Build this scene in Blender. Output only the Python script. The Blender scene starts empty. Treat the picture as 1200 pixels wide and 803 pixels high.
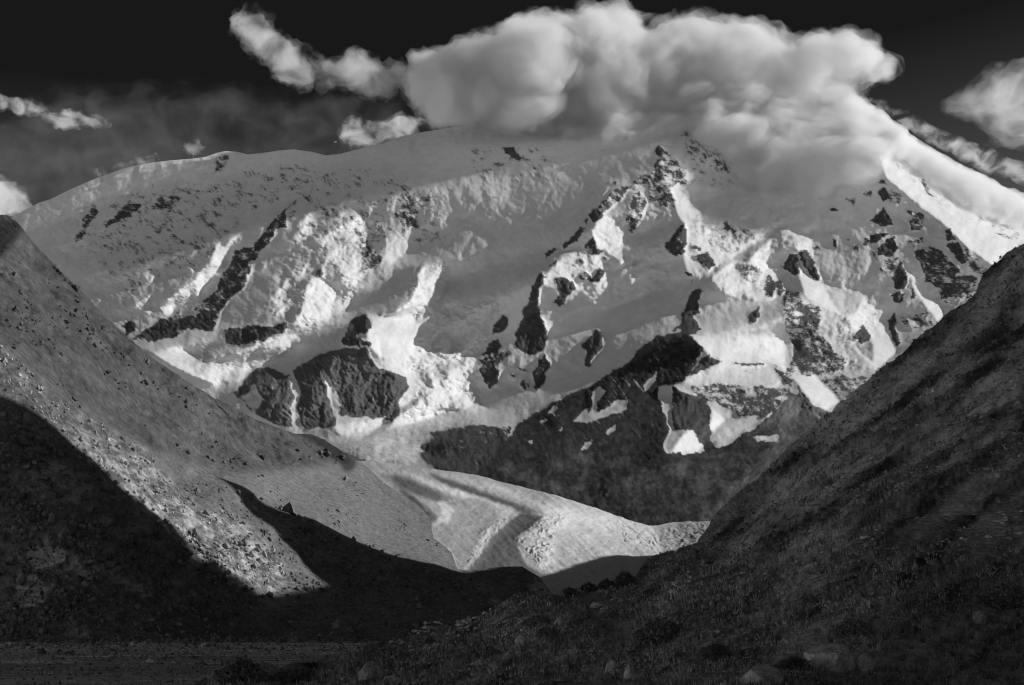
import bpy, math, random
import numpy as np

# ------------------------------------------------------------------ camera, world, sun, exposure
sc = bpy.context.scene
COL = sc.collection
F, U0, V0, ZC = 1648.0, 600.0, 738.0, 12.0      # focal length in photo pixels, centre column, horizon row, eye height (m)
cd = bpy.data.cameras.new("camera"); cam = bpy.data.objects.new("camera", cd); COL.objects.link(cam)
cam.location = (0, 0, ZC); cam.rotation_euler = (math.pi/2, 0, 0)
cd.sensor_width = 36.0; cd.lens = F/1200*36.0
cd.shift_y = (V0-401.5)/1200.0
cd.clip_start = 0.5; cd.clip_end = 200000.0
sc.camera = cam

SUN_EL, SUN_AZ = math.radians(27), math.radians(85)      # azimuth clockwise from +Y (straight ahead)
S = np.array([math.cos(SUN_EL)*math.sin(SUN_AZ), math.cos(SUN_EL)*math.cos(SUN_AZ), math.sin(SUN_EL)])
w = bpy.data.worlds.new("World"); sc.world = w; w.use_nodes = True
nt = w.node_tree; bg = nt.nodes['Background']
sky = nt.nodes.new('ShaderNodeTexSky'); sky.sky_type = 'NISHITA'; sky.sun_disc = False
sky.sun_elevation = SUN_EL; sky.sun_rotation = SUN_AZ; sky.altitude = 2500
sky.air_density = 1.0; sky.dust_density = 1.0; sky.ozone_density = 1.0
# black and white film behind a red filter: grey = k (R - c B), the blue sky goes nearly black, the white horizon stays light
sep = nt.nodes.new('ShaderNodeSeparateColor'); nt.links.new(sky.outputs[0], sep.inputs[0])
def wmath(op, a, b):
    n = nt.nodes.new('ShaderNodeMath'); n.operation = op
    for i, s in enumerate((a, b)):
        if isinstance(s, (int, float)): n.inputs[i].default_value = s
        else: nt.links.new(s, n.inputs[i])
    return n.outputs[0]
g = wmath('SUBTRACT', sep.outputs[0], wmath('MULTIPLY', sep.outputs[2], 0.342))
g = wmath('MAXIMUM', wmath('MULTIPLY', g, 3.6), 0.062)
nt.links.new(g, bg.inputs[0]); bg.inputs[1].default_value = 0.15
sl = bpy.data.lights.new("sun", 'SUN'); so = bpy.data.objects.new("sun", sl); COL.objects.link(so)
sl.energy = 4.2; sl.angle = math.radians(0.5); sl.color = (1, 1, 1)
from mathutils import Vector
so.rotation_euler = Vector(S).to_track_quat('Z', 'Y').to_euler(); so.location = (3000, 0, 3000)
sc.view_settings.view_transform = 'Standard'; sc.view_settings.look = 'None'
sc.view_settings.exposure = 0.0; sc.view_settings.gamma = 1.0
sc.render.engine = 'CYCLES'
sc.cycles.volume_bounces = 3; sc.cycles.max_bounces = 8; sc.cycles.diffuse_bounces = 4
sc.cycles.use_denoising = True; sc.cycles.filter_width = 1.1
sc.cycles.volume_step_rate = 1.0; sc.cycles.volume_max_steps = 128

# ------------------------------------------------------------------ numeric helpers
rng = np.random.default_rng(7); random.seed(7)
_p = rng.permutation(512); _p = np.concatenate([_p, _p, _p])
_g = rng.normal(size=(512, 3)); _g /= np.linalg.norm(_g, axis=1)[:, None]
def perlin(x, y, z=0.0):
    x, y, z = np.broadcast_arrays(np.asarray(x, float), np.asarray(y, float), np.asarray(z, float))
    xi, yi, zi = (np.floor(a).astype(int) for a in (x, y, z))
    fx, fy, fz = x-xi, y-yi, z-zi
    sx, sy, sz = (a*a*a*(a*(a*6-15)+10) for a in (fx, fy, fz))
    flat = not np.any(fz)
    r = []
    for k in ((0,) if flat else (0, 1)):
        c = []
        for j in (0, 1):
            e = []
            for i in (0, 1):
                G = _g[_p[_p[_p[(xi+i) & 511]+((yi+j) & 511)]+((zi+k) & 511)] & 511]
                e.append(G[..., 0]*(fx-i)+G[..., 1]*(fy-j)+G[..., 2]*(fz-k))
            c.append(e[0]+(e[1]-e[0])*sx)
        r.append(c[0]+(c[1]-c[0])*sy)
    return (r[0] if flat else r[0]+(r[1]-r[0])*sz)*1.5
def fbm(x, y, z=0.0, o=4, gain=0.5, ridge=False):
    s, a, n = 0, 1.0, 0
    for k in range(o):
        q = perlin(x*2**k+17.3*k, y*2**k-9.1*k, z*2**k if not np.isscalar(z) else z+5*k)
        if ridge: q = 1-2*np.abs(q)
        s = s+a*q; n += a; a *= gain
    return s/n
def inpoly(X, Y, poly):
    m = np.zeros(X.shape, bool)
    x0, x1 = min(p[0] for p in poly), max(p[0] for p in poly); y0, y1 = min(p[1] for p in poly), max(p[1] for p in poly)
    sel = (X >= x0) & (X <= x1) & (Y >= y0) & (Y <= y1)
    if not sel.any(): return m
    xs, ys = X[sel], Y[sel]; r = np.zeros(xs.shape, bool)
    n = len(poly)
    for i in range(n):
        xa, ya = poly[i]; xb, yb = poly[(i+1) % n]
        if ya == yb: continue
        c = ((ya > ys) != (yb > ys)) & (xs < (xb-xa)*(ys-ya)/(yb-ya)+xa)
        r ^= c
    m[sel] = r
    return m
def blur(a, s):
    if s <= 0: return a
    k = int(3*s)+1; t = np.arange(-k, k+1); kr = np.exp(-t*t/(2*s*s)); kr /= kr.sum()
    p = np.pad(a, k, mode='edge')
    p = sum(kr[i]*p[i:i+a.shape[0], :] for i in range(2*k+1))
    return sum(kr[i]*p[:, i:i+a.shape[1]] for i in range(2*k+1))
def tps(pts, U, V, sm=1e-3):
    """thin plate spline of ln(depth) through scattered (u, v, depth)"""
    p = np.array(pts, float); xy = p[:, :2]/300.0; val = np.log(p[:, 2]); n = len(p)
    def K(r2): return 0.5*r2*np.log(r2+1e-12)
    d2 = ((xy[:, None]-xy[None])**2).sum(-1)
    A = np.zeros((n+3, n+3)); A[:n, :n] = K(d2)+sm*np.eye(n); A[:n, n] = 1; A[:n, n+1:] = xy; A[n:, :n] = A[:n, n:].T
    c = np.linalg.solve(A, np.concatenate([val, [0, 0, 0]]))
    x, y = U/300.0, V/300.0; r = c[n]+c[n+1]*x+c[n+2]*y
    for i in range(n): r = r+c[i]*K((x-xy[i, 0])**2+(y-xy[i, 1])**2)
    return r
def relief(L0, U, V, h, target, scale=300.0, wz=0.10, iters=5):
    """carve the base surface so its slopes turn to or from the sun the way the real relief does"""
    rows, cols = L0.shape
    ku = 2*math.pi*np.fft.fftfreq(2*cols)/h; kv = 2*math.pi*np.fft.fftfreq(2*rows)/h
    KU, KV = np.meshgrid(ku, kv); den = KU**2+wz*KV**2+1.0/scale**2
    p, q = (U-U0)/F, (V0-V)/F
    L = L0.copy(); as_ = np.linspace(-2.2, 2.2, 56); L0u = np.gradient(L0, h, axis=1)
    for it in range(iters):
        b = np.clip(-F*blur(np.gradient(L, h, axis=0), 2), 0.2, 3.2)
        best = np.full(L.shape, 9.0); A = np.zeros(L.shape)
        for a in as_:
            n0, n1, n2 = a, -1-a*p-b*q, b
            ns = (n0*S[0]+n1*S[1]+n2*S[2])/np.sqrt(n0*n0+n1*n1+n2*n2)
            e = np.abs(ns-target)+0.01*abs(a)
            k = e < best; best[k] = e[k]; A[k] = a
        hgr = A/F-L0u
        m = np.concatenate([hgr, -hgr[:, ::-1]], 1); m = np.concatenate([m, m[::-1]], 0)
        d = np.fft.ifft2(np.conj(1j*KU)*np.fft.fft2(m)/den).real[:rows, :cols]
        L = L0+d
    return L
def sunlit(L, U, V, h, u0, v0):
    """cosine to the sun and whether the relief itself blocks it"""
    rows, cols = L.shape; p, q = (U-U0)/F, (V0-V)/F
    a = F*np.gradient(L, h, axis=1); b = -F*np.gradient(L, h, axis=0)
    n1 = -1-a*p-b*q; ns = (a*S[0]+n1*S[1]+b*S[2])/np.sqrt(a*a+n1*n1+b*b)
    D = np.exp(L); X, Y, Z = p*D, D, q*D; free = np.ones(L.shape)
    for t in np.geomspace(35, 2600, 40):
        x, y, z = X+S[0]*t, Y+S[1]*t, Z+S[2]*t
        i = (U0+F*x/y-u0)/h; j = (V0-F*z/y-v0)/h
        ok = (i >= 0) & (i < cols-1) & (j >= 0) & (j < rows-1)
        ii, jj = np.clip(i, 0, cols-1).astype(int), np.clip(j, 0, rows-1).astype(int)
        free = np.minimum(free, np.where(ok, 1-np.clip((y-D[jj, ii]-4-.01*t)/(6+.02*t), 0, 1), 1))
    return ns, free
class Field:
    def __init__(s, u0, u1, v0, v1, h):
        s.u0, s.v0, s.h = u0, v0, h
        s.U, s.V = np.meshgrid(np.arange(u0, u1+.1, h), np.arange(v0, v1+.1, h))
    def sample(s, a, U, V):
        x = np.clip((U-s.u0)/s.h, 0, a.shape[1]-1.001); y = np.clip((V-s.v0)/s.h, 0, a.shape[0]-1.001)
        i, j = x.astype(int), y.astype(int); fx, fy = x-i, y-j
        return (a[j, i]*(1-fx)+a[j, i+1]*fx)*(1-fy)+(a[j+1, i]*(1-fx)+a[j+1, i+1]*fx)*fy
    def paint(s, base, items, warp=3.0, soft=0.8, wl=14.0, seed=0.0):
        a = np.full(s.U.shape, float(base))
        wx = fbm(s.U/wl, s.V/wl, seed+.5, 4, .6)*warp*2; wy = fbm(s.U/wl, s.V/wl, seed+40.5, 4, .6)*warp*2
        for it in items:
            val, poly = it[0], it[1]; k = it[2] if len(it) > 2 else 1.0; sf = it[3] if len(it) > 3 else soft
            m = inpoly(s.U+wx*k, s.V+wy*k, poly).astype(float)
            m = blur(m, sf/s.h)
            a = a*(1-m)+val*m
        return a
def curve(pts):
    xs, ys = [p[0] for p in pts], [p[1] for p in pts]
    return lambda u: np.interp(u, xs, ys)
def world(U, V, D):
    return np.stack([(U-U0)/F*D, D, ZC+(V0-V)/F*D], -1)
def pt(u, v, D): return Vector(((u-U0)/F*D, D, ZC+(V0-v)/F*D))

# ------------------------------------------------------------------ tags, materials, mesh builders
def tag(o, label=None, cat=None, group=None, kind=None):
    if label: o['label'] = label
    if cat: o['category'] = cat
    if group: o['group'] = group
    if kind: o['kind'] = kind
    return o
def attr_material(name, rough=0.9, tex=1.0, amt=0.3, bump=0.3, bscale=1.0, bdist=1.0):
    m = bpy.data.materials.new(name); m.use_nodes = True; t = m.node_tree; b = t.nodes['Principled BSDF']
    b.inputs['Roughness'].default_value = rough; b.inputs['Specular IOR Level'].default_value = 0.15
    a = t.nodes.new('ShaderNodeAttribute'); a.attribute_name = 'alb'
    geo = t.nodes.new('ShaderNodeNewGeometry')
    n = t.nodes.new('ShaderNodeTexNoise'); n.inputs['Scale'].default_value = tex; n.inputs['Detail'].default_value = 5; n.inputs['Roughness'].default_value = .65
    t.links.new(geo.outputs['Position'], n.inputs['Vector'])
    r = t.nodes.new('ShaderNodeMapRange'); r.inputs[1].default_value = .3; r.inputs[2].default_value = .7
    r.inputs[3].default_value = 1-amt; r.inputs[4].default_value = 1+amt
    t.links.new(n.outputs['Fac'], r.inputs[0])
    mu = t.nodes.new('ShaderNodeMath'); mu.operation = 'MULTIPLY'; mu.use_clamp = True
    t.links.new(a.outputs['Fac'], mu.inputs[0]); t.links.new(r.outputs[0], mu.inputs[1])
    t.links.new(mu.outputs[0], b.inputs['Base Color'])
    if bump > 0:
        n2 = t.nodes.new('ShaderNodeTexNoise'); n2.inputs['Scale'].default_value = bscale; n2.inputs['Detail'].default_value = 4
        t.links.new(geo.outputs['Position'], n2.inputs['Vector'])
        bp = t.nodes.new('ShaderNodeBump'); bp.inputs['Strength'].default_value = bump; bp.inputs['Distance'].default_value = bdist
        t.links.new(n2.outputs['Fac'], bp.inputs['Height']); t.links.new(bp.outputs[0], b.inputs['Normal'])
    return m
def mesh_from(name, co, quads, alb, mat, smooth=True):
    used = np.unique(quads); remap = np.zeros(len(co), np.int64); remap[used] = np.arange(len(used))
    co = co[used]; alb = alb[used]; quads = remap[quads]
    me = bpy.data.meshes.new(name); nq = len(quads)
    me.vertices.add(len(co)); me.vertices.foreach_set('co', co.astype(np.float32).ravel())
    me.loops.add(nq*4); me.loops.foreach_set('vertex_index', quads.astype(np.int32).ravel())
    me.polygons.add(nq); me.polygons.foreach_set('loop_start', np.arange(0, nq*4, 4, dtype=np.int32))
    me.update(calc_edges=True)
    at = me.attributes.new('alb', 'FLOAT', 'POINT'); at.data.foreach_set('value', alb.astype(np.float32))
    me.polygons.foreach_set('use_smooth', np.full(nq, smooth))
    me.materials.append(mat)
    o = bpy.data.objects.new(name, me); COL.objects.link(o)
    return o
def grid_quads(R, C):
    i = np.arange(R*C).reshape(R, C)
    return np.stack([i[:-1, :-1], i[1:, :-1], i[1:, 1:], i[:-1, 1:]], -1)
def with_back(P, alb, n=5, back=220.0, drop=150.0):
    """carry the surface over its skyline and down the far side"""
    top = P[0]; rows = []
    for k in range(n, 0, -1):
        q = top.copy(); s = q/np.linalg.norm(q[:, :2], axis=1)[:, None]
        q[:, :2] += s[:, :2]*back*k; q[:, 2] -= drop*k*(0.4+0.2*k)
        rows.append(q)
    return np.concatenate([np.array(rows), P], 0), np.concatenate([np.repeat(alb[:1], n, 0), alb], 0)
mat_mountain = attr_material('snow_and_rock', .9, 0.02, .08, .25, 0.04, 5.0)
mat_ice = attr_material('glacier_ice', .8, 0.05, .14, .5, 0.12, 3.0)
mat_hill = attr_material('scree_and_turf', .95, 0.09, .45, .7, 0.12, 5.0)
mat_near = attr_material('heath', .95, 0.8, .5, .8, 0.9, 0.6)

#@@MASSIF
# ------------------------------------------------------------------ the snow mountain
FM = Field(-60, 1260, 60, 660, 1.6); U, V = FM.U, FM.V
D_M = [(-40,300,9400),(30,245,9700),(150,196,10200),(265,177,10400),(345,175,10600),(450,160,10900),(560,140,11100),(650,130,11400),
 (750,125,12000),(850,100,12500),(940,100,12300),(1050,140,10800),(1200,235,10700),(1260,260,10700),(60,330,9000),(130,300,9300),(160,400,8000),(250,440,7200),(300,470,6700),(360,500,6300),
 (300,380,8000),(330,330,8500),(400,300,8900),(400,380,8000),(350,440,6700),(430,400,7000),(430,480,6400),(480,390,7600),(510,310,8700),(510,480,6700),(540,430,7400),
 (480,500,6300),(620,300,9200),(560,230,10000),(700,200,9800),(770,168,8900),(690,255,8500),(640,330,8000),(620,430,7300),(640,460,7000),(590,480,6600),(760,360,7800),
 (720,300,8300),(850,350,7500),(740,420,7000),(800,370,7200),(815,392,7000),(700,450,6800),(610,497,6300),(642,472,6550),(600,530,5100),(580,560,4700),(620,580,4350),(680,600,4000),
 (750,613,3750),(835,610,3650),(780,540,4800),(800,470,5500),(900,500,5300),(930,560,4700),(870,400,7100),(920,385,7300),(910,430,6800),(900,300,7900),
 (860,250,8800),(800,220,9000),(935,268,8500),(1000,350,8400),(1040,420,7200),(1040,190,10400),(1150,305,9000),(1090,350,8500),(1180,270,10300),(990,470,6500),(960,500,5900),
 (1060,450,6900),(440,530,5600),(500,530,5400),(400,520,5900),(460,550,5000),(900,600,4000),(1000,250,9800),(950,200,10700),(880,180,10400),(830,235,9500)]
L0 = tps([(a, b, 6200*(d/6200.0)**.55) for a, b, d in D_M], U, V, 2e-3)
AMB, KS = 0.125, 0.97
def ns_of(val): return np.clip(((np.clip(val, 0, 255)/255.0)**2.2-AMB)/KS, 0.0, 1.0)-np.clip((128-val)/28.0, 0, 1)*.15
LIT = [  # brightness of the snow where relief turns it to or from the sun, far parts first
 (122,[(30,262),(60,233),(150,196),(265,177),(345,175),(400,180),(400,200),(260,205),(150,220),(60,262)],1,6),
 (100,[(455,300),(520,235),(700,200),(762,175),(690,255),(640,320),(590,350),(530,362),(528,315),(495,305),(470,345),(415,382),(408,368),(450,330)],1,4),
 (94,[(430,165),(560,135),(765,140),(760,180),(700,225),(600,240),(480,235),(430,220)],1,6),
 (215,[(187,363),(205,345),(225,328),(242,305),(252,285),(280,272),(283,278),(268,290),(265,305),(250,320),(240,345),(225,362),(200,372)]),
 (195,[(150,315),(165,308),(187,304),(190,318),(175,332),(165,325)]),
 (200,[(155,362),(170,350),(180,342),(178,355),(170,365)]),
 (180,[(215,297),(238,294),(236,300),(218,303)]), (175,[(222,310),(240,305),(236,318),(225,320)]),
 (200,[(315,355),(325,330),(345,318),(358,318),(350,340),(345,360),(335,372),(325,370)]),
 (205,[(345,270),(360,250),(380,245),(400,240),(430,275),(435,310),(420,330),(405,350),(400,375),(370,385),(342,382),(355,350),(365,325),(360,300)]),
 (228,[(352,345),(368,330),(388,335),(398,350),(395,370),(360,378),(345,380)]),
 (205,[(400,232),(418,250),(432,272),(436,305),(420,335),(405,350),(400,300)]),
 (190,[(450,270),(494,270),(475,295),(455,318),(450,300)],1,3), (180,[(425,315),(462,318),(455,337),(420,345)],1,2),
 (215,[(497,309),(529,314),(520,345),(517,355),(528,362),(520,380),(525,395),(555,365),(590,350),(592,357),(575,375),(570,395),(555,425),(550,445),(570,470),(565,480),(530,482),(490,495),(470,498),(480,480),(500,465),(490,455),(470,450),(455,435),(440,415),(430,400),(428,375),(470,365),(485,345),(488,325)]),
 (238,[(432,372),(472,363),(488,380),(490,400),(480,420),(452,422),(440,410)],.6),
 (232,[(500,309),(528,314),(520,335),(500,340),(490,328)],.6),
 (120,[(530,385),(545,375),(552,395),(538,415),(528,408)]), (125,[(515,425),(530,430),(522,448),(508,440)]), (130,[(490,430),(505,432),(500,448),(488,445)]),
 (220,[(540,440),(560,455),(571,475),(545,482),(520,475)],.6),
 (235,[(175,412),(215,405),(232,422),(289,412),(336,401),(350,413),(323,425),(292,432),(302,438),(279,448),(249,450),(225,440),(195,425)],.7),
 (200,[(290,415),(330,398),(370,388),(425,378),(420,384),(350,398),(320,415)],.7),
 (200,[(640,386),(633,365),(630,350),(645,320),(660,300),(690,294),(707,300),(716,320),(712,345),(692,365),(664,370),(650,392)]),
 (225,[(632,352),(642,358),(655,372),(652,388),(642,392),(635,370)],.6),
 (205,[(695,266),(718,255),(740,272),(738,290),(747,307),(735,312),(722,300),(705,290)]),
 (190,[(740,285),(765,255),(785,247),(780,258),(750,290)]),
 (205,[(700,355),(715,335),(735,340),(760,320),(785,310),(790,318),(767,338),(745,352),(715,362)]),
 (92,[(727,290),(760,268),(793,250),(802,300),(757,306)],.5),
 (96,[(642,395),(660,375),(712,362),(760,340),(800,325),(836,326),(852,349),(896,355),(912,352),(922,382),(867,388),(800,391),(740,420),(680,455),(640,472),(575,478),(570,460),(610,440)],.6),
 (100,[(490,497),(530,483),(570,478),(640,470),(610,497)],.6),
 (185,[(795,175),(830,195),(880,240),(935,258),(903,275),(858,306),(827,326),(803,318),(795,250),(788,210)],1,2),
 (215,[(803,225),(840,250),(860,262),(840,285),(822,300),(806,290)],1,2),
 (130,[(830,205),(930,230),(1020,230),(1010,262),(950,268),(900,268),(860,240)],1,5),
 (215,[(834,324),(860,304),(905,280),(902,314),(922,344),(901,354),(847,344)]),
 (110,[(868,300),(900,280),(897,292),(878,304)]), (112,[(905,285),(925,272),(935,290),(920,325),(905,310)],1,1.5),
 (215,[(914,267),(951,268),(951,294),(932,294),(930,275)],.6),
 (112,[(950,275),(1030,220),(1060,310),(1045,360),(1012,345),(968,330)],1,3),
 (215,[(938,317),(968,334),(1008,341),(1015,354),(1038,366),(1034,377),(1051,412),(1025,430),(1002,427),(988,371),(968,358),(945,344)],.8),
 (150,[(968,340),(1008,343),(1012,355),(995,372),(975,358)],.6,2),
 (218,[(1059,309),(1079,331),(1108,368),(1099,377),(1079,344)],.6),
 (225,[(1034,185),(1060,150),(1110,175),(1260,240),(1260,330),(1165,315),(1150,300),(1110,266),(1080,238),(1052,215)],.6),
 (215,[(1123,297),(1140,310),(1150,335),(1142,340)],.5),
 (228,[(808,393),(860,388),(911,383),(926,388),(934,422),(985,470),(968,481),(948,465),(934,448),(911,428),(850,425),(830,420),(826,408)],.4),
 (190,[(790,455),(808,440),(845,428),(905,432),(922,445),(905,462),(860,452),(800,470)],.6),
 (230,[(800,510),(812,500),(825,525),(815,532),(785,532)],.5), (120,[(838,507),(870,490),(890,486),(880,500),(845,525)],.6),
 (228,[(835,480),(850,492),(835,506),(830,500)],.6),
 (215,[(391,498),(450,490),(443,503),(420,515),(395,508)],.7), (190,[(400,525),(470,500),(540,505),(520,510),(470,520),(500,530),(505,540),(440,543)],1,2),
]
# ------------------------------------------------------------------ second, finer survey of the face: origin of each tile, then closed outlines
def survey(ox, oy, k, sf, rows):
    return [(v, [(ox+p[i]/5.735, oy+p[i+1]/5.735) for i in range(0, len(p), 2)], k, sf) for v, p in rows]
def nums(t): return [(float(r.split(':')[0]), [int(x) for x in r.split(':')[1].split()]) for r in t.strip().split('/')]
LIT += survey(620, 150, .45, .6, nums("""88:640 280 840 150 880 200 800 300 720 370 600 400 470 500 400 570 540 330/218:1000 360 1060 410 1147 520 1147 803 1060 740 1040 640 1000 590 990 500 950 410/222:460 640 520 590 580 640 660 660 690 720 640 760 640 803 460 803 420 710
/165:700 440 740 410 800 490 780 580 690 700 660 680 670 560/170:830 280 860 300 850 360 820 420 800 380/175:890 180 930 170 960 260 990 330 950 400 900 380 880 270/170:480 520 600 400 650 440 580 520 500 600/170:700 380 760 340 790 360 740 400
/92:640 790 720 740 940 570 1000 590 1040 650 960 740 920 803 640 803/98:800 540 990 540 940 570 880 620 800 560/142:790 580 850 570 860 610 760 690 710 700"""))
LIT += survey(620, 270, .45, .6, nums("""92:180 640 250 560 430 490 530 530 840 420 860 340 1000 200 1080 290 1147 330 1147 480 960 700 700 803 110 803/205:60 420 90 310 180 240 300 150 460 170 520 230 560 300 540 410 430 490 250 560 180 640 130 720 60 560/188:180 260 330 160 330 330 230 300/165:340 360 420 370 400 470 330 470/108:100 380 190 390 170 480 110 430
/105:510 190 570 180 610 250 560 280/100:560 280 620 310 620 340 550 350/215:450 50 640 80 620 150 720 190 700 240 620 250 590 190 500 120/190:610 280 700 250 760 200 870 190 850 300 840 420 760 440 600 510 530 530 540 410 640 360 700 330 620 320/115:560 370 640 380 620 420 550 400/140:720 250 800 240 770 300 700 320/178:860 260 960 260 850 345/150:880 190 1000 180 930 215/90:640 100 820 0 1000 0 920 130 940 180 720 200 620 150"""))
LIT += survey(790, 220, .45, .6, nums("""118:200 60 400 60 650 180 700 260 560 250 420 200 300 150/115:700 120 900 60 1000 120 930 240 800 240/212:0 30 100 60 200 130 300 190 400 210 470 240 580 250 690 270 640 320 560 350 450 420 390 480 280 520 230 590 130 600 100 560 110 420 60 400 30 350 70 250 20 150/95:390 480 450 430 640 330 720 280 650 340 560 400 500 490
/215:500 500 560 420 640 350 650 370 640 530 720 620 740 700 640 745 440 745 330 710 250 610 380 570 440 540/100:650 350 720 320 810 330 820 430 720 500 730 560 840 620 880 740 760 690 700 600 650 530/215:720 290 920 270 925 290 800 310 720 320/190:810 320 880 310 930 380 940 470 880 420 820 390/218:840 560 980 640 1020 680 1010 740 1147 803 980 803 880 720 850 620/98:0 600 230 605 330 710 450 750 600 775 580 803 0 803/128:110 470 220 440 280 520 200 520"""))
LIT += survey(960, 180, .4, .6, nums("""225:400 0 1147 100 1147 740 1000 630 860 490 700 370 560 250 450 170 420 70/100:0 300 430 170 560 270 860 500 1000 640 1000 803 0 803/190:440 345 460 360 480 430 440 400/170:810 620 860 650 1000 790 960 790 850 670"""))
LIT += survey(920, 300, .45, .6, nums("""155:0 210 240 330 400 640 440 720 300 803 0 803/222:95 90 160 130 280 200 270 240 300 260 380 390 300 370 240 310 150 270 110 190/165:280 235 480 235 530 260 500 310 430 400 380 400 300 280/208:530 260 550 310 660 370 640 430 750 650 600 770 590 500 530 400 500 350/150:270 430 430 420 460 600 600 765 400 690 300 560/210:440 470 460 600 600 765 480 640/115:460 560 590 560 600 720 500 650/218:790 60 860 140 920 160 940 210 960 320 1050 400 1040 430 960 350 880 240 840 150"""))
LIT += survey(100, 260, .45, .6, nums("""106:0 200 400 120 800 60 1000 60 1147 0 1147 700 900 700 500 650 200 700 0 500/195:290 340 340 290 470 255 520 300 470 330 510 360 430 420 400 370 330 360/195:310 590 380 530 460 475 430 540 470 570 430 620 380 580/150:130 310 240 300 200 345 160 340/190:690 230 740 195 795 205 740 245/200:690 300 760 320 710 350/160:630 240 650 185 680 200
/225:500 570 560 520 640 450 690 430 740 390 790 310 840 290 860 210 900 130 930 180 960 130 1000 110 1050 70 1040 100 980 160 960 260 900 330 850 360 800 450 780 510 750 500 750 440 700 450 720 520 640 560 600 540 590 610 550 640/200:600 640 640 620 620 665"""))
LIT += survey(290, 230, .5, .7, nums("""112:60 500 330 200 560 120 900 150 1100 240 1147 500 990 790 540 803 150 803/200:350 230 410 170 440 250 380 265/185:300 310 320 260 400 270 430 380 360 340/150:160 400 260 350 200 400/150:70 520 150 440 190 450/180:170 540 240 530 200 580/205:200 640 270 560 300 600 250 650 330 720 270 760 250 803 190 803 220 740 150 690/175:290 510 380 480 400 560 340 580
/210:440 280 560 250 640 200 740 130 790 170 780 230 810 290 790 400 740 520 830 520 770 600 680 600 600 600 640 560 620 480 540 420 560 350 480 330/235:380 640 440 540 500 560 590 600 590 690 540 803 350 803 380 720/115:490 440 540 470 630 560 600 600 540 570/115:400 170 460 150 500 230 440 250/125:560 150 700 160 640 200/180:920 250 1147 230 1147 330 950 470 920 400 930 310/165:700 640 830 620 990 540 970 490 860 500 790 470 780 560/94:690 760 730 690 880 640 1000 560 1147 450 1147 600 1000 780 760 790/190:600 700 720 640 700 720 640 803 540 803"""))
LIT += survey(300, 350, .4, .6, nums("""190:0 320 240 240 480 190 620 175 640 170 700 110 600 100 400 170 240 200 0 290/88:220 290 360 220 480 190 620 180 600 290 480 350 280 490 100 450 270 360/232:0 390 230 290 275 355 100 455 0 460/160:0 470 280 490 480 350 700 360 850 500 960 740 860 803 0 803/90:0 650 130 610 130 690 60 750 0 740/88:440 400 510 370 490 550 450 480/95:300 680 440 630 330 760/90:780 560 830 520 820 620/95:540 640 670 630 640 680/225:890 530 1000 600 1060 690 960 720 910 640/238:750 110 900 105 1040 60 1080 200 1040 380 880 420 760 310"""))
LIT += survey(450, 300, .5, .6, nums("""92:470 60 460 170 400 260 390 310 450 370 540 390 640 390 780 280 950 150 1060 90 1147 0 470 0/105:390 490 450 400 520 440 470 490 430 530/98:470 530 580 440 540 640 450 660/145:310 600 380 530 390 640/120:620 600 690 570 700 610 640 660/150:270 450 380 470 330 520/150:250 390 320 390 300 430/115:490 700 580 640 520 780/168:590 420 800 290 820 320 700 460 640 440"""))
LIT += survey(440, 400, .45, .6, nums("""90:190 570 440 490 500 460 640 465 750 465 700 400 690 350 780 380 1000 360 1147 260 1147 450 920 570 520 580 360 575/222:90 250 210 290 370 330 250 400 180 440 130 390/212:430 330 560 230 690 350 700 400 750 462 640 465 500 455 430 490 190 560 60 600 200 480 300 400/112:420 170 490 150 500 240 450 250/112:280 190 350 200 400 320 330 300/215:0 700 300 700 380 780 320 803 0 803/170:0 620 440 580 560 600 300 640 0 690"""))
tone = FM.paint(106, LIT, 2.0, 0.8, 12)
ROUGH = [(.9,[(187,368),(225,328),(252,285),(283,272),(268,300),(240,350),(205,378)]),
 (.8,[(342,385),(315,365),(325,325),(360,250),(400,235),(436,275),(436,315),(405,360),(400,380)]),
 (1.0,[(490,310),(529,314),(520,360),(592,350),(575,395),(555,430),(570,475),(500,495),(470,490),(490,455),(470,430),(485,390),(470,365)]),
 (.7,[(803,318),(860,300),(905,278),(945,268),(960,300),(922,350),(847,346)]),(.6,[(640,300),(700,255),(790,240),(790,320),(740,352),(690,350)]),
 (.45,[(800,200),(940,240),(905,275),(830,310)]),(.7,[(985,365),(1020,350),(1035,375),(1000,440),(975,400)]),
 (.6,[(400,540),(400,500),(560,490),(590,520),(560,560)]),(.35,[(100,360),(110,310),(200,290),(300,250),(300,330),(180,400)]),
 (0,[(432,372),(472,363),(486,380),(480,420),(452,420),(440,410)]),(0.3,[(175,412),(336,401),(350,413),(249,450)])]
rough = FM.paint(.12, ROUGH, 3, 3.0, 12)
tone = tone+rough*fbm(U/9, V/9, 3.3, 4, .65)*95*np.where(tone > 150, 1, .25)+rough*fbm(U/30, V/24, 13.3, 3, .6)*110*np.where(tone > 150, 1, .1)
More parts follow.
